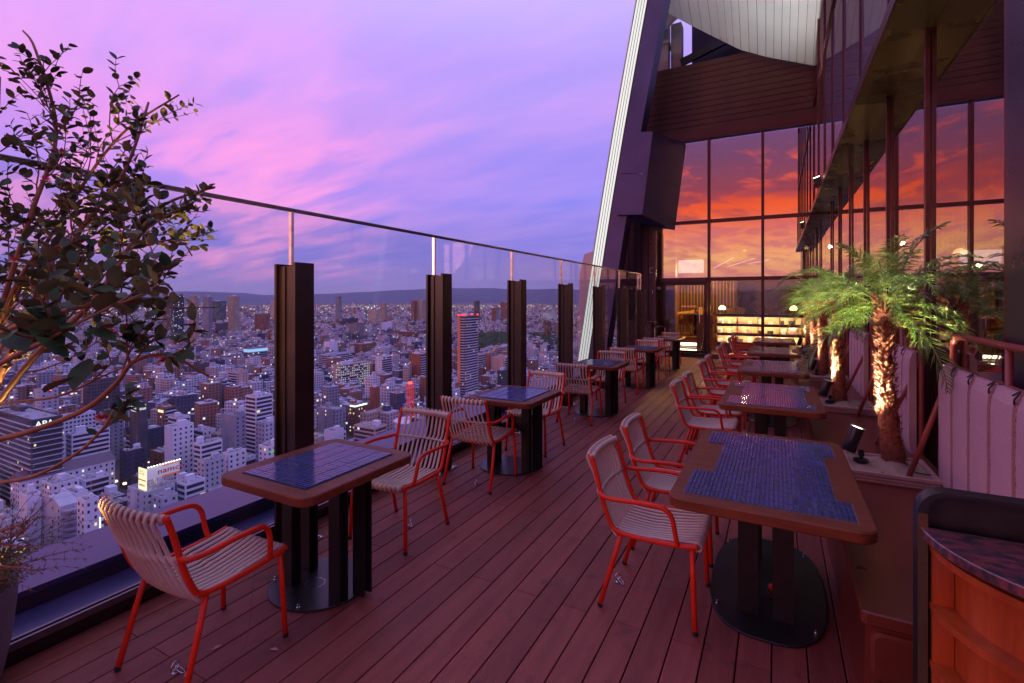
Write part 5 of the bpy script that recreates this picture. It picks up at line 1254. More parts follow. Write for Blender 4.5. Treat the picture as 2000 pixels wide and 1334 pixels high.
# heroes: left edge px, near corner px, right edge px, roof y px, height, colour, style, label, lit, visible px below the roof
H = [
 (-22, 62, 125, 820, 62, 'dark grey', 'balcony', 'large dark hotel block with thin white balcony lines and white roof sign', .03, 95),
 (253, 269, 289, 786, 55, 'dark grey', 'blank', 'dark square tower with two white P signs near its top', 0, 70),
 (321, 337, 380, 834, 48, 'white', 'halfblank', 'white block with tall blank side and paired windows in the middle of the city', .03, 60),
 (248, 285, 345, 962, 27, 'pale grey', 'sparse', 'pale grey clad building carrying the lit white and yellow billboard', .05, 60),
 (80, 118, 153, 990, 32, 'pale grey', 'sparse', 'pale building with a barrel roof and curved escape balconies, bottom left', .03, 80),
 (150, 166, 193, 978, 38, 'white', 'sparse', 'tall narrow white slab building above the parapet at lower left', .08, 80),
 (118, 146, 163, 964, 34, 'white', 'blank', 'blank white box building between the barrel roof and the narrow slab', 0, 20),
 (37, 52, 68, 968, 36, 'white', 'blank', 'white round cornered stair tower at far lower left', 0, 40),
 (129, 140, 219, 848, 42, 'white', 'band', 'white block with long window bands right of the dark hotel', .03, 48),
 (162, 172, 237, 742, 58, 'dark grey', 'dense', 'dark blue grey office block with pale vertical fins', .02, 60),
 (431, 459, 481, 812, 52, 'grey', 'halfblank', 'grey tower with blank left side and dense dark right side left of the nearest post', .04, 50),
 (435, 446, 482, 886, 30, 'white', 'sparse', 'white cubic building with a cluttered roof left of the nearest post', .04, 34),
 (499, 517, 550, 826, 44, 'pale grey', 'grid', 'pale grey building touching the left side of the nearest post', .04, 50),
 (505, 522, 560, 872, 33, 'white', 'grid', 'white building with a row of coloured squares beside the nearest post', .12, 34),
 (378, 392, 436, 868, 36, 'white', 'band', 'stepped white building in the middle of the near city', .06, 34),
 (385, 400, 440, 902, 30, 'pale grey', 'grid', 'pale bluish building with a long roof left of the nearest tiled table', .05, 40),
 (345, 362, 402, 945, 27, 'white', 'band', 'white office with dark window bands right of the billboard', .12, 46),
 (298, 316, 348, 972, 26, 'pale grey', 'sparse', 'small grey building with two bright square windows below the billboard', .3, 30),
 (648, 662, 727, 714, 45, 'pink', 'slab', 'long pink apartment slab with rows of yellow lit windows', .55, 48),
 (690, 732, 756, 836, 33, 'pink', 'band', 'pink office with brown window bands just above the second chair', .03, 34),
 (703, 716, 770, 808, 28, 'beige', 'grid', 'yellowish classical building with arched windows', .12, 20),
 (617, 655, 676, 800, 34, 'grey', 'sparse', 'grey building with dark roof right of the nearest post', .03, 40),
 (633, 650, 672, 842, 28, 'white', 'blank', 'white blocky building just above the nearest tiled table', .03, 30),
 (681, 694, 725, 796, 30, 'brown', 'grid', 'brown building with a brightly lit roof garden', .25, 18),
 (724, 730, 742, 757, 42, 'brick red', 'blank', 'slim red brown slab tower left of the red mast', 0, 36),
 (764, 783, 813, 762, 34, 'pink', 'grid', 'pinkish block behind the red mast', .03, 26),
 (733, 746, 766, 697, 48, 'white', 'slab', 'white apartment block with a thin vertical window strip', .03, 30),
 (799, 822, 840, 692, 60, 'brick red', 'slab', 'orange brown tower slab with banded balconies left of the second post', .04, 50),
 (820, 834, 846, 738, 46, 'brown', 'slab', 'brown and white apartment tower touching the second post', .05, 40),
 (680, 700, 712, 632, 60, 'brick red', 'balcony', 'orange brown apartment block in the distance left of the second post', .03, 26),
 (720, 733, 742, 606, 92, 'beige', 'grid', 'slim pale tower with a pointed roof between the first two posts', .03, 34),
 (655, 661, 668, 580, 125, 'brown', 'balcony', 'tall brown tower standing alone right of the nearest post', .04, 32),
 (743, 751, 756, 592, 105, 'beige', 'dense', 'slim beige tower between the first two posts', .03, 26),
 (803, 809, 815, 587, 118, 'brick red', 'dense', 'narrow red tower left of the beige twin tower', .03, 26),
 (812, 824, 835, 586, 120, 'beige', 'dense', 'broad beige tower just left of the second post', .03, 36),
 (896, 908, 934, 617, 120, 'brown', 'balcony', 'very tall dark apartment tower with orange lit edge and red roof lights', .09, 92),
 (913, 933, 953, 694, 52, 'beige', 'slab', 'beige and brown apartment block right of the very tall dark tower', .05, 50),
 (958, 985, 1003, 699, 50, 'pink', 'slab', 'pink apartment block left of the third post', .05, 46),
 (973, 979, 1001, 724, 44, 'dark grey', 'grid', 'dark small apartment block in front of the pink one', .08, 26),
 (966, 969, 1004, 680, 44, 'pink', 'band', 'long pink building with brown bands at the park edge', .04, 18),
 (949, 955, 958, 690, 56, 'brick red', 'blank', 'slim orange brown slab beside the dark park', 0, 40),
 (926, 931, 937, 588, 118, 'dark grey', 'dense', 'slim dark tower on the horizon right of the second post', .03, 24),
 (960, 969, 976, 602, 96, 'brown', 'slab', 'brown slab tower on the horizon left of the third post', .03, 24),
 (978, 990, 998, 590, 115, 'brick red', 'dense', 'tall red tower on the horizon left of the third post', .05, 28),
 (1063, 1070, 1077, 628, 70, 'brown', 'dense', 'brown tower with a stepped top between the third and fourth post', .04, 30),
 (1081, 1092, 1100, 630, 66, 'beige', 'dense', 'orange beige tower just left of the fourth post', .05, 30),
 (1058, 1066, 1080, 612, 66, 'pale grey', 'dense', 'pale greenish lit office block in the distance behind the third post', .4, 16),
 (445, 456, 468, 578, 152, 'beige', 'dense', 'tall curved residential tower on the left horizon', .04, 46),
 (529, 536, 544, 588, 118, 'beige', 'slab', 'tall pale tower just left of the nearest post', .04, 36),
 (497, 514, 527, 614, 84, 'brick red', 'dense', 'red brown stepped tower left of the nearest post', .03, 40),
 (371, 380, 389, 578, 150, 'beige', 'dense', 'tall tower on the horizon between leaf clusters', .04, 26),
 (396, 408, 415, 579, 150, 'grey', 'dense', 'tall grey tower on the left horizon', .04, 24),
 (410, 424, 442, 588, 122, 'dark blue', 'dense', 'dark blue office block on the left horizon', .12, 24),
 (318, 325, 338, 575, 158, 'brown', 'dense', 'brownish tower at the left end of the horizon cluster', .04, 24),
 (334, 340, 360, 577, 152, 'dark blue', 'band', 'dark blue glass office tower on the left horizon', .12, 26),
 (306, 318, 334, 592, 118, 'pink', 'dense', 'pink office tower below the leftmost horizon cluster', .04, 40),
 (420, 444, 452, 632, 58, 'dark blue', 'sparse', 'dark blue fronted hall with white sides in the middle distance', .02, 18),
 (476, 486, 524, 681, 48, 'grey', 'band', 'office block topped by a glowing blue band left of the nearest post', .04, 34),
 (368, 374, 410, 712, 40, 'dark grey', 'grid', 'wide dark office in the middle of the left city', .03, 20),
 (445, 462, 485, 728, 42, 'pink', 'slab2', 'white and pink block with brown stripes left of the nearest post', .03, 30),
 (668, 678, 700, 622, 56, 'dark blue', 'blank', 'dark blue blank block in the middle distance', 0, 18),
 (745, 750, 766, 630, 56, 'white', 'sparse', 'white portal shaped block in the middle distance', .03, 18),
 (770, 810, 820, 648, 40, 'brown', 'dense', 'wide brown apartment row in the middle distance', .04, 20),
 (692, 706, 736, 672, 44, 'brown', 'grid', 'dark brown block under the bright reflection streak', .04, 18),
 (622, 640, 690, 694, 42, 'pale grey', 'balcony', 'wide pale block with dark window bands right of the nearest post', .04, 22),
 (632, 645, 660, 668, 50, 'white', 'sparse', 'white block with a dark gable beside the nearest post', .03, 26),
]
placed = []
def sizes(pxl, pxc, pxr, py, h):
    zc = FPX * (EYE - G - h) / (py - HY) if abs(py - HY) > .5 else 2500
    if zc < 0 or zc > 4200: zc = 2600
    sx = (844 + .474 * (pxc - 1000)) / zc; sy = (455 - .88 * (pxc - 1000)) / zc
    w = (pxc - pxl) / max(sx, .05); d = (pxr - pxc) / max(sy, .02)
    return zc, max(6, min(w, 90)), max(6, min(d, 90))
for k, (a, c, r_, py, h, col, sty, lb, lit, vis) in enumerate(H):
    zc, w, d = sizes(a, c, r_, py, h)
    p = at(c, py, zc); hh = p.z - G - 1.0
    o = make_building(p.x - w / 2, p.y + d / 2, w, d, hh, col, sty, 100 + k, lit, roofbits=(k not in (1,)))
    tag(o, lb, 'building', 'buildings of the city below')
    placed.append((a, r_, py, py + vis, zc, p.x - w / 2, p.y + d / 2, w, d, hh, o))
hero_n = len(placed)
def face_sign(o, w, d, h, txt, face, u, zoff, size, m, depth=.15):
    if face == 'x': loc = (w / 2 + .25, u, G + h + zoff); rot = (R(90), 0, R(90))
    else: loc = (u, -d / 2 - .25, G + h + zoff); rot = (R(90), 0, 0)
    return text_mesh('sign_lettering', txt, size, m, depth, loc, rot, o)
W_ = placed[1]; sgn = emission('white_sign', (.9, .93, 1.0), .62); dsg = principled('sign_dark', (.10, .12, .28), .5)
for face, ww in (('x', W_[8]), ('y', W_[7])):
    s_ = ww * .62; z1 = G + W_[9] - 1.5
    if face == 'x': MB().box(W_[7] / 2 + .02, -s_ / 2, z1 - s_ * .95, W_[7] / 2 + .2, s_ / 2, z1).build('sign_panel', sgn, W_[10])
    else: MB().box(-s_ / 2, -W_[8] / 2 - .2, z1 - s_ * .7, s_ / 2, -W_[8] / 2 - .02, z1).build('sign_panel', sgn, W_[10])
    face_sign(W_[10], W_[7], W_[8], W_[9], 'P', face, 0, -1.5 - s_ * (.48 if face == 'x' else .35), s_ * (.95 if face == 'x' else .7), dsg, .05)
W_ = placed[0]; face_sign(W_[10], W_[7], W_[8], W_[9], 'APA', 'x', -W_[8] * .10, -2.8, 5.2, emission('apa_white', (1, 1, 1), 1.3))
# billboard on the clad roof: a lit small face and a long white face with lettering
W_ = placed[3]; bx, by, bz = W_[5], W_[6], G + W_[9]
bb = thing('roof_billboard', 'L shaped billboard with red lettering and a lit yellow end on the pale grey roof', 'billboard', (bx, by, bz))
w, d = W_[7], W_[8]; X1 = w / 2 - 1; bh = 11; b0 = 7.5
MB().box(X1 - .5, -d / 2 + 1, b0, X1, d / 2 + 3, b0 + bh * .62).build('long_board', principled('billboard_white', (.75, .73, .78), .5, emit=(.8, .8, 1), estr=.16), bb)
MB().box(X1 + .01, d / 2 - d * .42, b0 - .2, X1 + .12, d / 2 + 3, b0 + .7).box(X1 + .01, d / 2 - d * .42, b0 + bh * .62 - .7, X1 + .12, d / 2 + 3, b0 + bh * .62).build('orange_trim', principled('orange_trim', (.75, .16, .03), .5, emit=(1, .25, .05), estr=.25), bb)
o = text_mesh('lettering', 'namco', 4.6, principled('red_letters', (.5, .02, .03), .5), .1, (X1 + .15, d / 2 - d * .42 / 2 + 1.6, b0 + bh * .31), (R(90), 0, R(90)), bb, 1.25)
MB().box(X1 - 8.5, -d / 2 + .4, b0 - 6, X1 + .1, -d / 2 + .95, b0 + bh * .62).build('end_board', emission('billboard_yellow', (1.0, .93, .55), 1.15), bb)
MB().box(X1 - 8.4, -d / 2 + .30, b0 - .4, X1, -d / 2 + .39, b0 + .2).build('red_stripe', principled('stripe_red', (.7, .03, .03), .5, emit=(1, .1, .1), estr=.2), bb)
text_mesh('lettering', 'namco', 2.3, principled('red_letters_small', (.6, .02, .03), .5), .05, (X1 - 4.2, -d / 2 + .33, b0 - 3.0), (R(90), 0, 0), bb)
text_mesh('lettering', 'カイシン\nレインボー', 1.6, principled('orange_letters', (.8, .2, .05), .5), .05, (X1 - 4.2, -d / 2 + .33, b0 + 4.2), (R(90), 0, 0), bb)
fr_ = MB()
for k in range(7):
    y = -d / 2 + 1 + (d + 2) * k / 6; fr_.bar((X1 - .7, y, 0), (X1 - .7, y, b0 + bh * .62), .35, .35); fr_.bar((X1 - 5, y, 0), (X1 - .8, y, b0 + 1), .25, .25)
    if k: fr_.bar((X1 - .7, y - (d + 2) / 6, .2), (X1 - .7, y, b0), .2, .2)
fr_.build('support_frame', unitm, bb, kind='stuff')
lp = MB()
for k in range(12): lp.box(X1 + .6, -d / 2 + 1 + (d + 2) * k / 11.5, b0 + bh * .62 + .8, X1 + 1.3, -d / 2 + 1.7 + (d + 2) * k / 11.5, b0 + bh * .62 + 1.3)
lp.build('flood_light', emission('flood', (1, .95, .7), 3.5), bb, kind='stuff')
# small red sign on a low roof
p = at(222, 1012, 262); s = thing('small_red_roof_sign', 'small red roof sign with a blue emblem behind the front left chair', 'sign', p)
MB().box(-4.5, -.2, -8, 4.5, .2, 3.2).build('board', principled('dull_red_board', (.35, .09, .08), .6), s); text_mesh('emblem', 'P', 5, principled('emblem_blue', (.05, .25, .4), .5, emit=(.1, .5, .8), estr=.3), .05, (0, -.3, -1.6), (R(90), 0, 0), s)
MB().box(4.6, -.1, -8.2, 22, .1, -2.4).build('long_panel', principled('pale_board', (.55, .55, .65), .5), s)
s.rotation_euler = (0, 0, R(38))
# glowing blue band
W_ = placed[[h[7].startswith('office block topped') for h in H].index(True)]
MB().box(-W_[7] / 2 - .3, -W_[8] / 2 - .3, G + W_[9] - 6, W_[7] / 2 + .3, W_[8] / 2 + .3, G + W_[9] - .5).build('glowing_band', emission('blue_led', (.35, .62, 1.0), .95), W_[10])
W_ = placed[[h[7].startswith('brown building with a bright') for h in H].index(True)]
MB().box(-W_[7] / 2 + 1, -W_[8] / 2 + .6, G + W_[9] + 1.1, W_[7] / 2 - 1, -W_[8] / 2 + 1.2, G + W_[9] + 2.4).box(W_[7] / 2 - 2, -W_[8] / 2 + 2, G + W_[9] + 1.1, W_[7] / 2 - 1, W_[8] / 2 - 4, G + W_[9] + 2.4).build('roof_light', emission('roof_garden', (.8, 1.0, .85), 2.2), W_[10])
W_ = placed[[h[7].startswith('very tall dark') for h in H].index(True)]
b = MB()
for x_, y_ in ((-1, -1), (1, -1), (1, 1), (0, -1), (-1, 1)): b.box(x_ * W_[7] / 2 - .9, y_ * W_[8] / 2 - .9, G + W_[9] + 1, x_ * W_[7] / 2 + .9, y_ * W_[8] / 2 + .9, G + W_[9] + 3)
b.build('red_warning_light', emission('red_beacon', (1, .04, .05), 3.0), W_[10])
MB().box(-W_[7] / 2 - 1.25, -W_[8] / 2 - 1.25, G, -W_[7] / 2 + 3, -W_[8] / 2 - 1.12, G + W_[9]).build('painted_lit_edge', principled('orange_edge_light', (.75, .28, .12), .5), W_[10])  # orange light along the tower edge, put into the strip's colour
W_ = placed[[h[7].startswith('white building with a row') for h in H].index(True)]
for k, c in enumerate(((.1, .5, .12), (.8, .1, .05), (.1, .5, .2), (.1, .3, .8))):
    MB().box(W_[7] / 2 + .1, -W_[8] / 2 + 3 + 2.6 * k, G + W_[9] - 5, W_[7] / 2 + .3, -W_[8] / 2 + 5 + 2.6 * k, G + W_[9] - 3).build('coloured_square', emission('square%d' % k, c, .9), W_[10])
# gable roofed long school like building
p = at(38, 955, 318); gb = make_building(p.x - 7, p.y + 26, 15, 52, 22, 'white', 'grid', 77, .12, roofbits=False, name='city_building')
tag(gb, 'long white building with a dark gabled roof and lit top windows, left edge', 'building', 'buildings of the city below')
b = MB(); zt = G + 23; b.add([(-8, -26.5, zt), (8, -26.5, zt), (8, 26.5, zt), (-8, 26.5, zt), (0, -26.5, zt + 5), (0, 26.5, zt + 5)], [(0, 1, 4), (2, 3, 5), (1, 2, 5, 4), (3, 0, 4, 5)]); b.build('gabled_roof', principled('slate_purple', (.16, .13, .20), .7), gb)
placed.append((0, 172, 905, 975, 318, p.x - 7, p.y + 26, 15, 52, 23, gb))
# barrel roof and escape balconies
W_ = placed[4]; w, d, hh = W_[7], W_[8], W_[9]; b = MB(); nA = 10
vs = [(x_ * (w / 2 + .4), s_ * (d / 2 + .3), G + hh + 1.0 + 3.2 * math.cos(x_ * math.pi / 2)) for s_ in (-1, 1) for x_ in [(-1 + 2 * i / nA) for i in range(nA + 1)]]
b.add(vs, [(i, i + 1, nA + 2 + i, nA + 1 + i) for i in range(nA)] + [tuple(range(nA + 1))[::-1], tuple(range(nA + 1, 2 * nA + 2))]); b.build('barrel_roof', CW['pale grey'], W_[10])
b = MB()
for f in range(1, 10): b.lathe([(4.2, 0), (4.4, .2), (4.4, 1.1), (4.2, 1.1)], 14, (w / 2, d / 2 - 3, G + 3.2 * f)); 
b.build('escape_balcony', principled('balcony_violet', (.38, .37, .50), .5), W_[10], kind='stuff')
# red lattice mast on an octagonal white roof
p = at(785, 826, 470); oc = thing('octagonal_hall', 'low white octagonal roofed hall under the red mast', 'building', (p.x, p.y + 12, p.z), 0, 'buildings of the city below')
MB().lathe([(15, G - p.z), (15, -1), (16.5, -.8), (16.5, .4), (.2, 1.6)], 8).build('hall', CW['white'], oc)
b = MB()
for k in range(14): a_ = k * .449; b.box(12 * math.cos(a_), 12 * math.sin(a_), .5, 12 * math.cos(a_) + .3, 12 * math.sin(a_) + .3, 5 + 9 * (k % 4 == 0))
b.build('antenna', M['grey_steel'], oc, kind='stuff')
ms_ = thing('red_lattice_mast', 'bright red lattice radio mast rising over the city roofs', 'mast', (p.x, p.y + 12, p.z + 1.5))
redm = principled('mast_red_glow', (.75, .03, .02), .5, emit=(1, .05, .03), estr=.3); b = MB(); Hm = 34; r_ = 2.7  # red steel given a faint glow of its own, though no lamp
for x_, y_ in ((-1, -1), (1, -1), (1, 1), (-1, 1)): b.bar((x_ * r_, y_ * r_, 0), (x_ * r_ * .9, y_ * r_ * .9, Hm), .45, .45)
for k in range(9):
    z_ = Hm * k / 8; 
    for (ax, ay), (cx_, cy_) in (((-1, -1), (1, -1)), ((1, -1), (1, 1)), ((1, 1), (-1, 1)), ((-1, 1), (-1, -1))):
        b.bar((ax * r_, ay * r_, z_), (cx_ * r_, cy_ * r_, z_), .25, .25)
        if k < 8: b.bar((ax * r_, ay * r_, z_), (cx_ * r_, cy_ * r_, z_ + Hm / 8), .22, .22)
b.build('lattice', redm, ms_)
MB().box(-1.4, -1.4, Hm, 1.4, 1.4, Hm + 2).build('beacon', emission('mast_beacon', (1, .06, .05), 4), ms_)

# ---- generic individually modelled buildings, jittered along the street grid
palette = ['white', 'white', 'white', 'pale grey', 'pale grey', 'grey', 'beige', 'pink', 'brown', 'dark grey', 'brick red', 'dark blue']
styles = ['grid', 'halfblank', 'balcony', 'balcony', 'band', 'slab', 'slab2', 'sparse', 'sparse', 'dense', 'halfblank']
sname = {'grid': 'regular windows', 'balcony': 'balconies all round', 'band': 'long window bands', 'slab': 'balconied long side', 'slab2': 'balconied front', 'sparse': 'few windows', 'dense': 'dense windows', 'halfblank': 'one blank side'}
cr = random.Random(11)
occ = [(q[5], q[6], q[7], q[8]) for q in placed] + [(p.x, p.y + 12, 34, 34)]
def free(x, y, w, d, m=2.0):
    for a, b_, c, e in occ:
        if abs(a - x) < (w + c) / 2 + m and abs(b_ - y) < (d + e) / 2 + m: return False
    return True
NEED = 296 - hero_n
cands = []
STEP = 22.5
for gx in range(-52, 2):
    for gy in range(-3, 52):
        x = gx * STEP + cr.uniform(-3, 3) - (gx // 5) * 4; y = gy * STEP + cr.uniform(-3, 3) + (gy // 4) * 5
        w, d = cr.uniform(9, 18), cr.uniform(9, 19)
        if cr.random() < .12: (w, d) = (w, d * 1.5)
        q = project((x, y, G + 15))
        if q is None or q[0] < -160 or q[0] > 1170 or q[2] < 175: continue
        cands.append((q[2], x, y, w, d))
cands.sort()
info = {}
count = 0; used_to = 0
for zc, x, y, w, d in cands:
    if count >= NEED: break
    if not free(x, y, w, d): continue
    far_k = min(1, max(0, (zc - 200) / 800))
    h = cr.choice([8, 10, 12, 15, 17, 20, 22, 26, 30]) * cr.uniform(.85, 1.15)
    if cr.random() < .10 + .06 * far_k: h = cr.uniform(36, 55)
    q = project((x + w / 2, y - d / 2, G + h))
    xs = [project((x + sx_ * w / 2, y + sy_ * d / 2, G + h)) for sx_, sy_ in ((-1, -1), (1, -1), (1, 1), (-1, 1))]
    l_, r_ = min(v[0] for v in xs), max(v[0] for v in xs); topy = min(v[1] for v in xs)
    bad = False
    for a, c, y0_, y1_, z_, *_r in placed[:hero_n + 1]:
        if z_ > zc and r_ > a and l_ < c and topy < y1_:
            lim = FPX * 1; hmax = (EYE - G) - (y1_ - HY) * (zc + d * .6) / FPX
            if hmax < 7: bad = True; break
            if hmax < h: h = hmax; xs = [project((x + sx_ * w / 2, y + sy_ * d / 2, G + h)) for sx_, sy_ in ((-1, -1), (1, -1), (1, 1), (-1, 1))]; topy = min(v[1] for v in xs)
    if bad: h = 6.5
    col = cr.choice(palette); sty = cr.choice(styles)
    o = make_building(x, y, w, d, h, col, sty, 1000 + count, cr.choice([.01, .015, .02, .03, .05, .12]))
    # a label that points to one building: colour, windows, storeys, and the nearest landmark building
    qc = project((x, y, G + h)); best = min(placed[:hero_n], key=lambda v: abs((v[0] + v[1]) / 2 - qc[0]) + abs(v[2] - qc[1]))
    info[o.name] = ((qc[0], qc[1]), (col, sty, int(h / 3.4), [v[10] for v in placed].index(best[10])))
    tag(o, '', 'building', 'buildings of the city below')
    occ.append((x, y, w, d)); placed.append((l_, r_, topy, topy, zc, x, y, w, d, h, o)); count += 1; used_to = zc
short = ['dark hotel', 'P tower', 'paired window block', 'billboard roof', 'barrel roof', 'narrow white slab', 'blank white box', 'round stair tower', 'white banded block', 'finned office', 'grey blank sided tower', 'cluttered white cube', 'grey building by the post', 'coloured squares', 'stepped white block', 'bluish long roof', 'dark banded office', 'bright square windows', 'long lit slab', 'pink banded office', 'classical building', 'dark roofed block', 'blocky white house', 'lit roof garden', 'slim red slab', 'pink block by mast', 'white slab block', 'orange brown slab', 'brown and white tower', 'orange block']
groups = {}
for v in placed[hero_n + 1:]:
    o = v[10]; (qx, qy), (col, sty, nf, bi_) = info[o.name]; hq = placed[bi_]; dxp = qx - (hq[0] + hq[1]) / 2; dyp = qy - hq[2]
    side_ = ('right of' if dxp > 0 else 'left of') if abs(dxp) > abs(dyp) else ('below' if dyp > 0 else 'above')
    ref = short[int(bi_)] if int(bi_) < len(short) else ' '.join(H[int(bi_)][7].split()[:3])
    size = 'low' if nf < 5 else ('medium' if nf < 9 else 'tall')
    groups.setdefault((size, col, sty, side_, ref), []).append((qx, o))
on = ['first', 'second', 'third', 'fourth', 'fifth', 'sixth', 'seventh', 'eighth', 'ninth']
for (size, col, sty, side_, ref), lst in groups.items():
    lst.sort(key=lambda z: z[0])
    for k, (_, o) in enumerate(lst):
        o['label'] = ('%s %s building with %s, %s the %s' % (size, col, sname[sty], side_, ref)) + ('' if len(lst) == 1 else ', %s from left' % on[min(k, 8)])
print('generic', count, 'to distance', used_to)

# ---- the rest of the city as one mass, with windows in the material because they are too far to tell apart
fm = bpy.data.materials.new('distant_building'); fm.use_nodes = True; t = fm.node_tree; b = t.nodes['Principled BSDF']; b.inputs['Roughness'].default_value = .7
at_ = N(t, 'ShaderNodeAttribute', attribute_name='tint'); g = N(t, 'ShaderNodeNewGeometry'); sp = N(t, 'ShaderNodeSeparateXYZ'); L(t, g.outputs['Position'], sp.inputs[0]); sn = N(t, 'ShaderNodeSeparateXYZ'); L(t, g.outputs['Normal'], sn.inputs[0])
hz = math_(t, 'ADD', sp.outputs[0], sp.outputs[1])
fz = math_(t, 'FRACT', math_(t, 'DIVIDE', sp.outputs[2], 3.4)); fx = math_(t, 'FRACT', math_(t, 'DIVIDE', hz, 4.2))
isw = math_(t, 'MULTIPLY', math_(t, 'GREATER_THAN', fz, .42), math_(t, 'GREATER_THAN', fx, .38)); wall = math_(t, 'LESS_THAN', math_(t, 'ABSOLUTE', sn.outputs[2]), .5)
isw = math_(t, 'MULTIPLY', isw, wall)
L(t, mix(t, math_(t, 'MULTIPLY', isw, .72), at_.outputs['Color'], (.03, .03, .05, 1)), b.inputs['Base Color'])
cell = N(t, 'ShaderNodeCombineXYZ'); L(t, math_(t, 'FLOOR', math_(t, 'DIVIDE', hz, 4.2)), cell.inputs[0]); L(t, math_(t, 'FLOOR', math_(t, 'DIVIDE', sp.outputs[2], 3.4)), cell.inputs[1]); L(t, math_(t, 'FLOOR', math_(t, 'DIVIDE', sp.outputs[0], 17)), cell.inputs[2])
wn = N(t, 'ShaderNodeTexWhiteNoise'); L(t, cell.outputs[0], wn.inputs['Vector'])
lit_ = math_(t, 'MULTIPLY', isw, math_(t, 'GREATER_THAN', wn.outputs['Value'], .975))
L(t, mix(t, wn.outputs['Color'], (1, .72, .38, 1), (.9, .92, 1, 1)), b.inputs['Emission Color']); L(t, math_(t, 'MULTIPLY', lit_, 1.2), b.inputs['Emission Strength'])
vs, fs, cols_ = [], [], []
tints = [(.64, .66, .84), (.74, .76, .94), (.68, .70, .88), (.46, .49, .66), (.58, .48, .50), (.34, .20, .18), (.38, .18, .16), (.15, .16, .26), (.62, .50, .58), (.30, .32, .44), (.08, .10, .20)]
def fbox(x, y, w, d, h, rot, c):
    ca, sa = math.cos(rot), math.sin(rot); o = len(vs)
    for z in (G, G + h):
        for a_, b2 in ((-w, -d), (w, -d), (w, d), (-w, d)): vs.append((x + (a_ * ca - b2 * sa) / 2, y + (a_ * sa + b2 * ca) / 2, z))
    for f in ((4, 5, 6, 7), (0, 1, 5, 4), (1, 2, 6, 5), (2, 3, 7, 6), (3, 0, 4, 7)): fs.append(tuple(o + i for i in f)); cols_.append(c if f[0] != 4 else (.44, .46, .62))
fr2 = random.Random(5)
ndist = 0
def add_ring(r0, r1, n, a0, a1, cond=None):
    global ndist
    for _ in range(n):
        r_ = math.sqrt(fr2.uniform(r0 * r0, r1 * r1)); az = R(fr2.uniform(a0, a1)); x, y = math.sin(az) * r_, math.cos(az) * r_
        if x > -60 and abs(y) < 150 and x < 200: continue
        q = project((x, y, G))
        if q and -200 < q[0] < 1200 and q[2] < used_to + 8: continue
        if x * x + (y) ** 2 < 250 ** 2: continue
        k = r_ / 1000
        w, d = fr2.uniform(8, 19), fr2.uniform(8, 21)
        h = fr2.choice([7, 8, 10, 12, 15, 18, 22, 26, 30]) * fr2.uniform(.8, 1.2)
        if fr2.random() < .05: h = fr2.uniform(32, 46)
        if r_ > 3000 and fr2.random() < .004: h = fr2.uniform(70, 105)
        if k > 3: h *= .8; w *= 1.3; d *= 1.3
        if 900 < r_ < 2200:   # keep the park and the middle distance landmarks clear
            if q and 925 < q[0] < 1004 and 1180 < q[2] < 1700: continue
            h = min(h, 40)
        fbox(x, y, w, d, h, R(fr2.choice([0, 0, 0, 0, 8, -12, 20])), fr2.choice(tints)); ndist += 1
        if r_ < 2600: fbox(x + fr2.uniform(-.2, .2) * w, y + fr2.uniform(-.2, .2) * d, w * .35, d * .35, h + fr2.uniform(2, 6), 0, fr2.choice(tints))
add_ring(500, 1500, 4200, -80, -8); add_ring(1500, 3000, 8200, -80, -8); add_ring(3000, 6000, 7500, -80, -8); add_ring(6000, 12000, 9000, -80, -8)
add_ring(250, 1500, 2600, 110, 280); add_ring(1500, 4000, 4200, 110, 280); add_ring(4000, 10000, 4500, 110, 280)
add_ring(300, 6000, 2500, -8, 110)
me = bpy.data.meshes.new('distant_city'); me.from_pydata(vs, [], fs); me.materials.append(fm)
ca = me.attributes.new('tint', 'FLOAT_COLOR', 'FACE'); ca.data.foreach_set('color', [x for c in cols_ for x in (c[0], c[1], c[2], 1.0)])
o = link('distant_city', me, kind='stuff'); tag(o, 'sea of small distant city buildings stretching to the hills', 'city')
# ---- ground
gm = noisy("city_ground", (.05, .05, .06), (.10, .10, .11), .02, .9, coords='Object')
b = MB(); nA = 72
for r0, r1 in ((0.01, 2000), (2000, 60000)):
    ring = [(r * math.cos(2 * math.pi * k / nA), r * math.sin(2 * math.pi * k / nA), G) for r in (r0, r1) for k in range(nA)]
    b.add(ring, [(k, (k + 1) % nA, nA + (k + 1) % nA, nA + k)[::-1] for k in range(nA)])
b.build('city_ground', gm, kind='structure')
# ---- street lamps and lit signs as points of light (uncountable)
for nm, c, s_, n in (('warm_street_light', (1, .72, .35), 4.0, 1500), ('white_street_light', (.9, .95, 1), 4.5, 900), ('shop_glow', (1, .85, .5), 2.2, 900), ('red_roof_light', (1, .08, .06), 4.0, 90)):
    b = MB()
    for _ in range(n):
        far_ = fr2.random() ** .6
        r_ = 260 + 9500 * far_ if nm != 'shop_glow' else fr2.uniform(230, 1500); az = R(fr2.uniform(-80, -10)); x, y = math.sin(az) * r_, math.cos(az) * r_
        s2 = (.22 + r_ * .00022) * fr2.uniform(.6, 1.5) * (2.2 if nm == 'shop_glow' else 1)
        z_ = G + (fr2.uniform(5, 26) if nm != 'shop_glow' else fr2.uniform(1, 5)) + (30 if nm == 'red_roof_light' else 0)
        b.box(x - s2, y - s2, z_, x + s2, y + s2, z_ + s2 * 1.4)
    tag(b.build('city_lights', emission(nm, c, s_), kind='stuff'), {'warm_street_light': 'many tiny warm street lights scattered over the city', 'white_street_light': 'many tiny white lamps scattered over the city', 'shop_glow': 'lit shop fronts glowing between the near buildings', 'red_roof_light': 'tiny red warning lights on distant roofs'}[nm], 'lights')
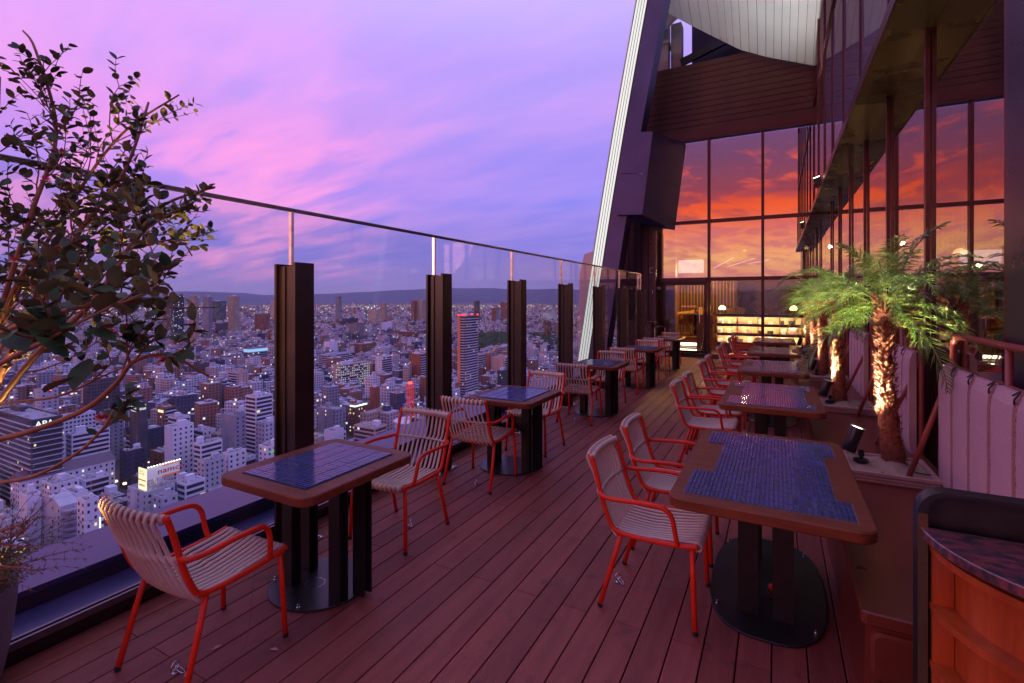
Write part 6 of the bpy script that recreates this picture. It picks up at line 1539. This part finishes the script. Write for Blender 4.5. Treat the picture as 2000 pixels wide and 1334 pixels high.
# ---- park and street trees
b = MB(); pr = random.Random(4)
def blob(x, y, z, r):
    o_ = len(b.v); n = 7; m = 4
    for j in range(m):
        ph = math.pi * (.12 + .5 * j / m * 1.5)
        for i in range(n):
            a_ = 2 * math.pi * i / n + j * .4; rr_ = r * math.sin(ph) * pr.uniform(.75, 1.2); b.v.append((x + rr_ * math.cos(a_), y + rr_ * math.sin(a_), z + r * math.cos(ph) * pr.uniform(.8, 1.1)))
    b.v.append((x, y, z + r)); t_ = len(b.v) - 1
    b.f += [(o_ + j * n + i, o_ + j * n + (i + 1) % n, o_ + (j + 1) * n + (i + 1) % n, o_ + (j + 1) * n + i)[::-1] for j in range(m - 1) for i in range(n)] + [(o_ + i, o_ + (i + 1) % n, t_) for i in range(n)]
for _ in range(1500):
    zc_ = pr.uniform(1180, 1700); px_c = pr.uniform(932, 1004) if pr.random() < .7 else pr.uniform(1045, 1105); 
    p_ = at(px_c, 620, zc_); blob(p_.x, p_.y, G + pr.uniform(6, 22), pr.uniform(6, 12))
for _ in range(500):
    r_ = pr.uniform(260, 2500); az = R(pr.uniform(-78, -20)); blob(math.sin(az) * r_, math.cos(az) * r_, G + pr.uniform(3, 7), pr.uniform(2.5, 5))
tag(b.build('park_trees', tree_d, kind='stuff'), 'dark green wooded park among the city buildings', 'trees')
# ---- far hills
hm = noisy("hazy_blue_hill", (.03, .06, .20), (.04, .08, .24), .0006, .95)  # blue of the distant haze put into the hill colour
b = MB(); n = 260; top_, bot, bk_ = [], [], []
for i in range(n):
    az = 2 * math.pi * i / n; azd = math.degrees(az); a2 = (azd + 180) % 360 - 180
    hgt = 90 + 120 * (noise.noise((az * 3, 1.3, 0)) + .5) + 40 * noise.noise((az * 17, 4, 0))
    if -52 < a2 < -12: hgt += 300 * min(1, (a2 + 52) / 16) * (1 + .18 * noise.noise((az * 12, 7, 2)))
    if -80 < a2 < -56: hgt += 170 * max(0, 1 - abs(a2 + 62) / 9) 
    if abs(a2) > 130: hgt += 260
    rr_ = 17000
    top_.append((math.sin(az) * (rr_ + 1500), math.cos(az) * (rr_ + 1500), G + max(60, hgt) + 60)); bot.append((math.sin(az) * rr_, math.cos(az) * rr_, G - 5)); bk_.append((math.sin(az) * (rr_ + 6000), math.cos(az) * (rr_ + 6000), G - 5))
b.add(bot + top_ + bk_, [(i, (i + 1) % n, n + (i + 1) % n, n + i)[::-1] for i in range(n)] + [(n + i, n + (i + 1) % n, 2 * n + (i + 1) % n, 2 * n + i)[::-1] for i in range(n)])
b.build('far_hills', hm, kind='structure', sm=True)
# tower wall below the terrace so that nothing floats
MB().box(-3.84, -2.6, G, 9, 19.8, -5.02).build('tower_shaft', M['dark_panel'], kind='structure')

# ---- evening haze
hv = bpy.data.materials.new('evening_haze'); hv.use_nodes = True; t = hv.node_tree; t.nodes.clear()
pv = N(t, 'ShaderNodeVolumePrincipled'); pv.inputs['Color'].default_value = (.90, .92, 1.0, 1); pv.inputs['Density'].default_value = 2.2e-5; pv.inputs['Anisotropy'].default_value = .2
mo = N(t, 'ShaderNodeOutputMaterial'); L(t, pv.outputs[0], mo.inputs['Volume'])
MB().box(-24000, -24000, G - 8, 24000, 24000, 420).build('haze', hv, kind='stuff')
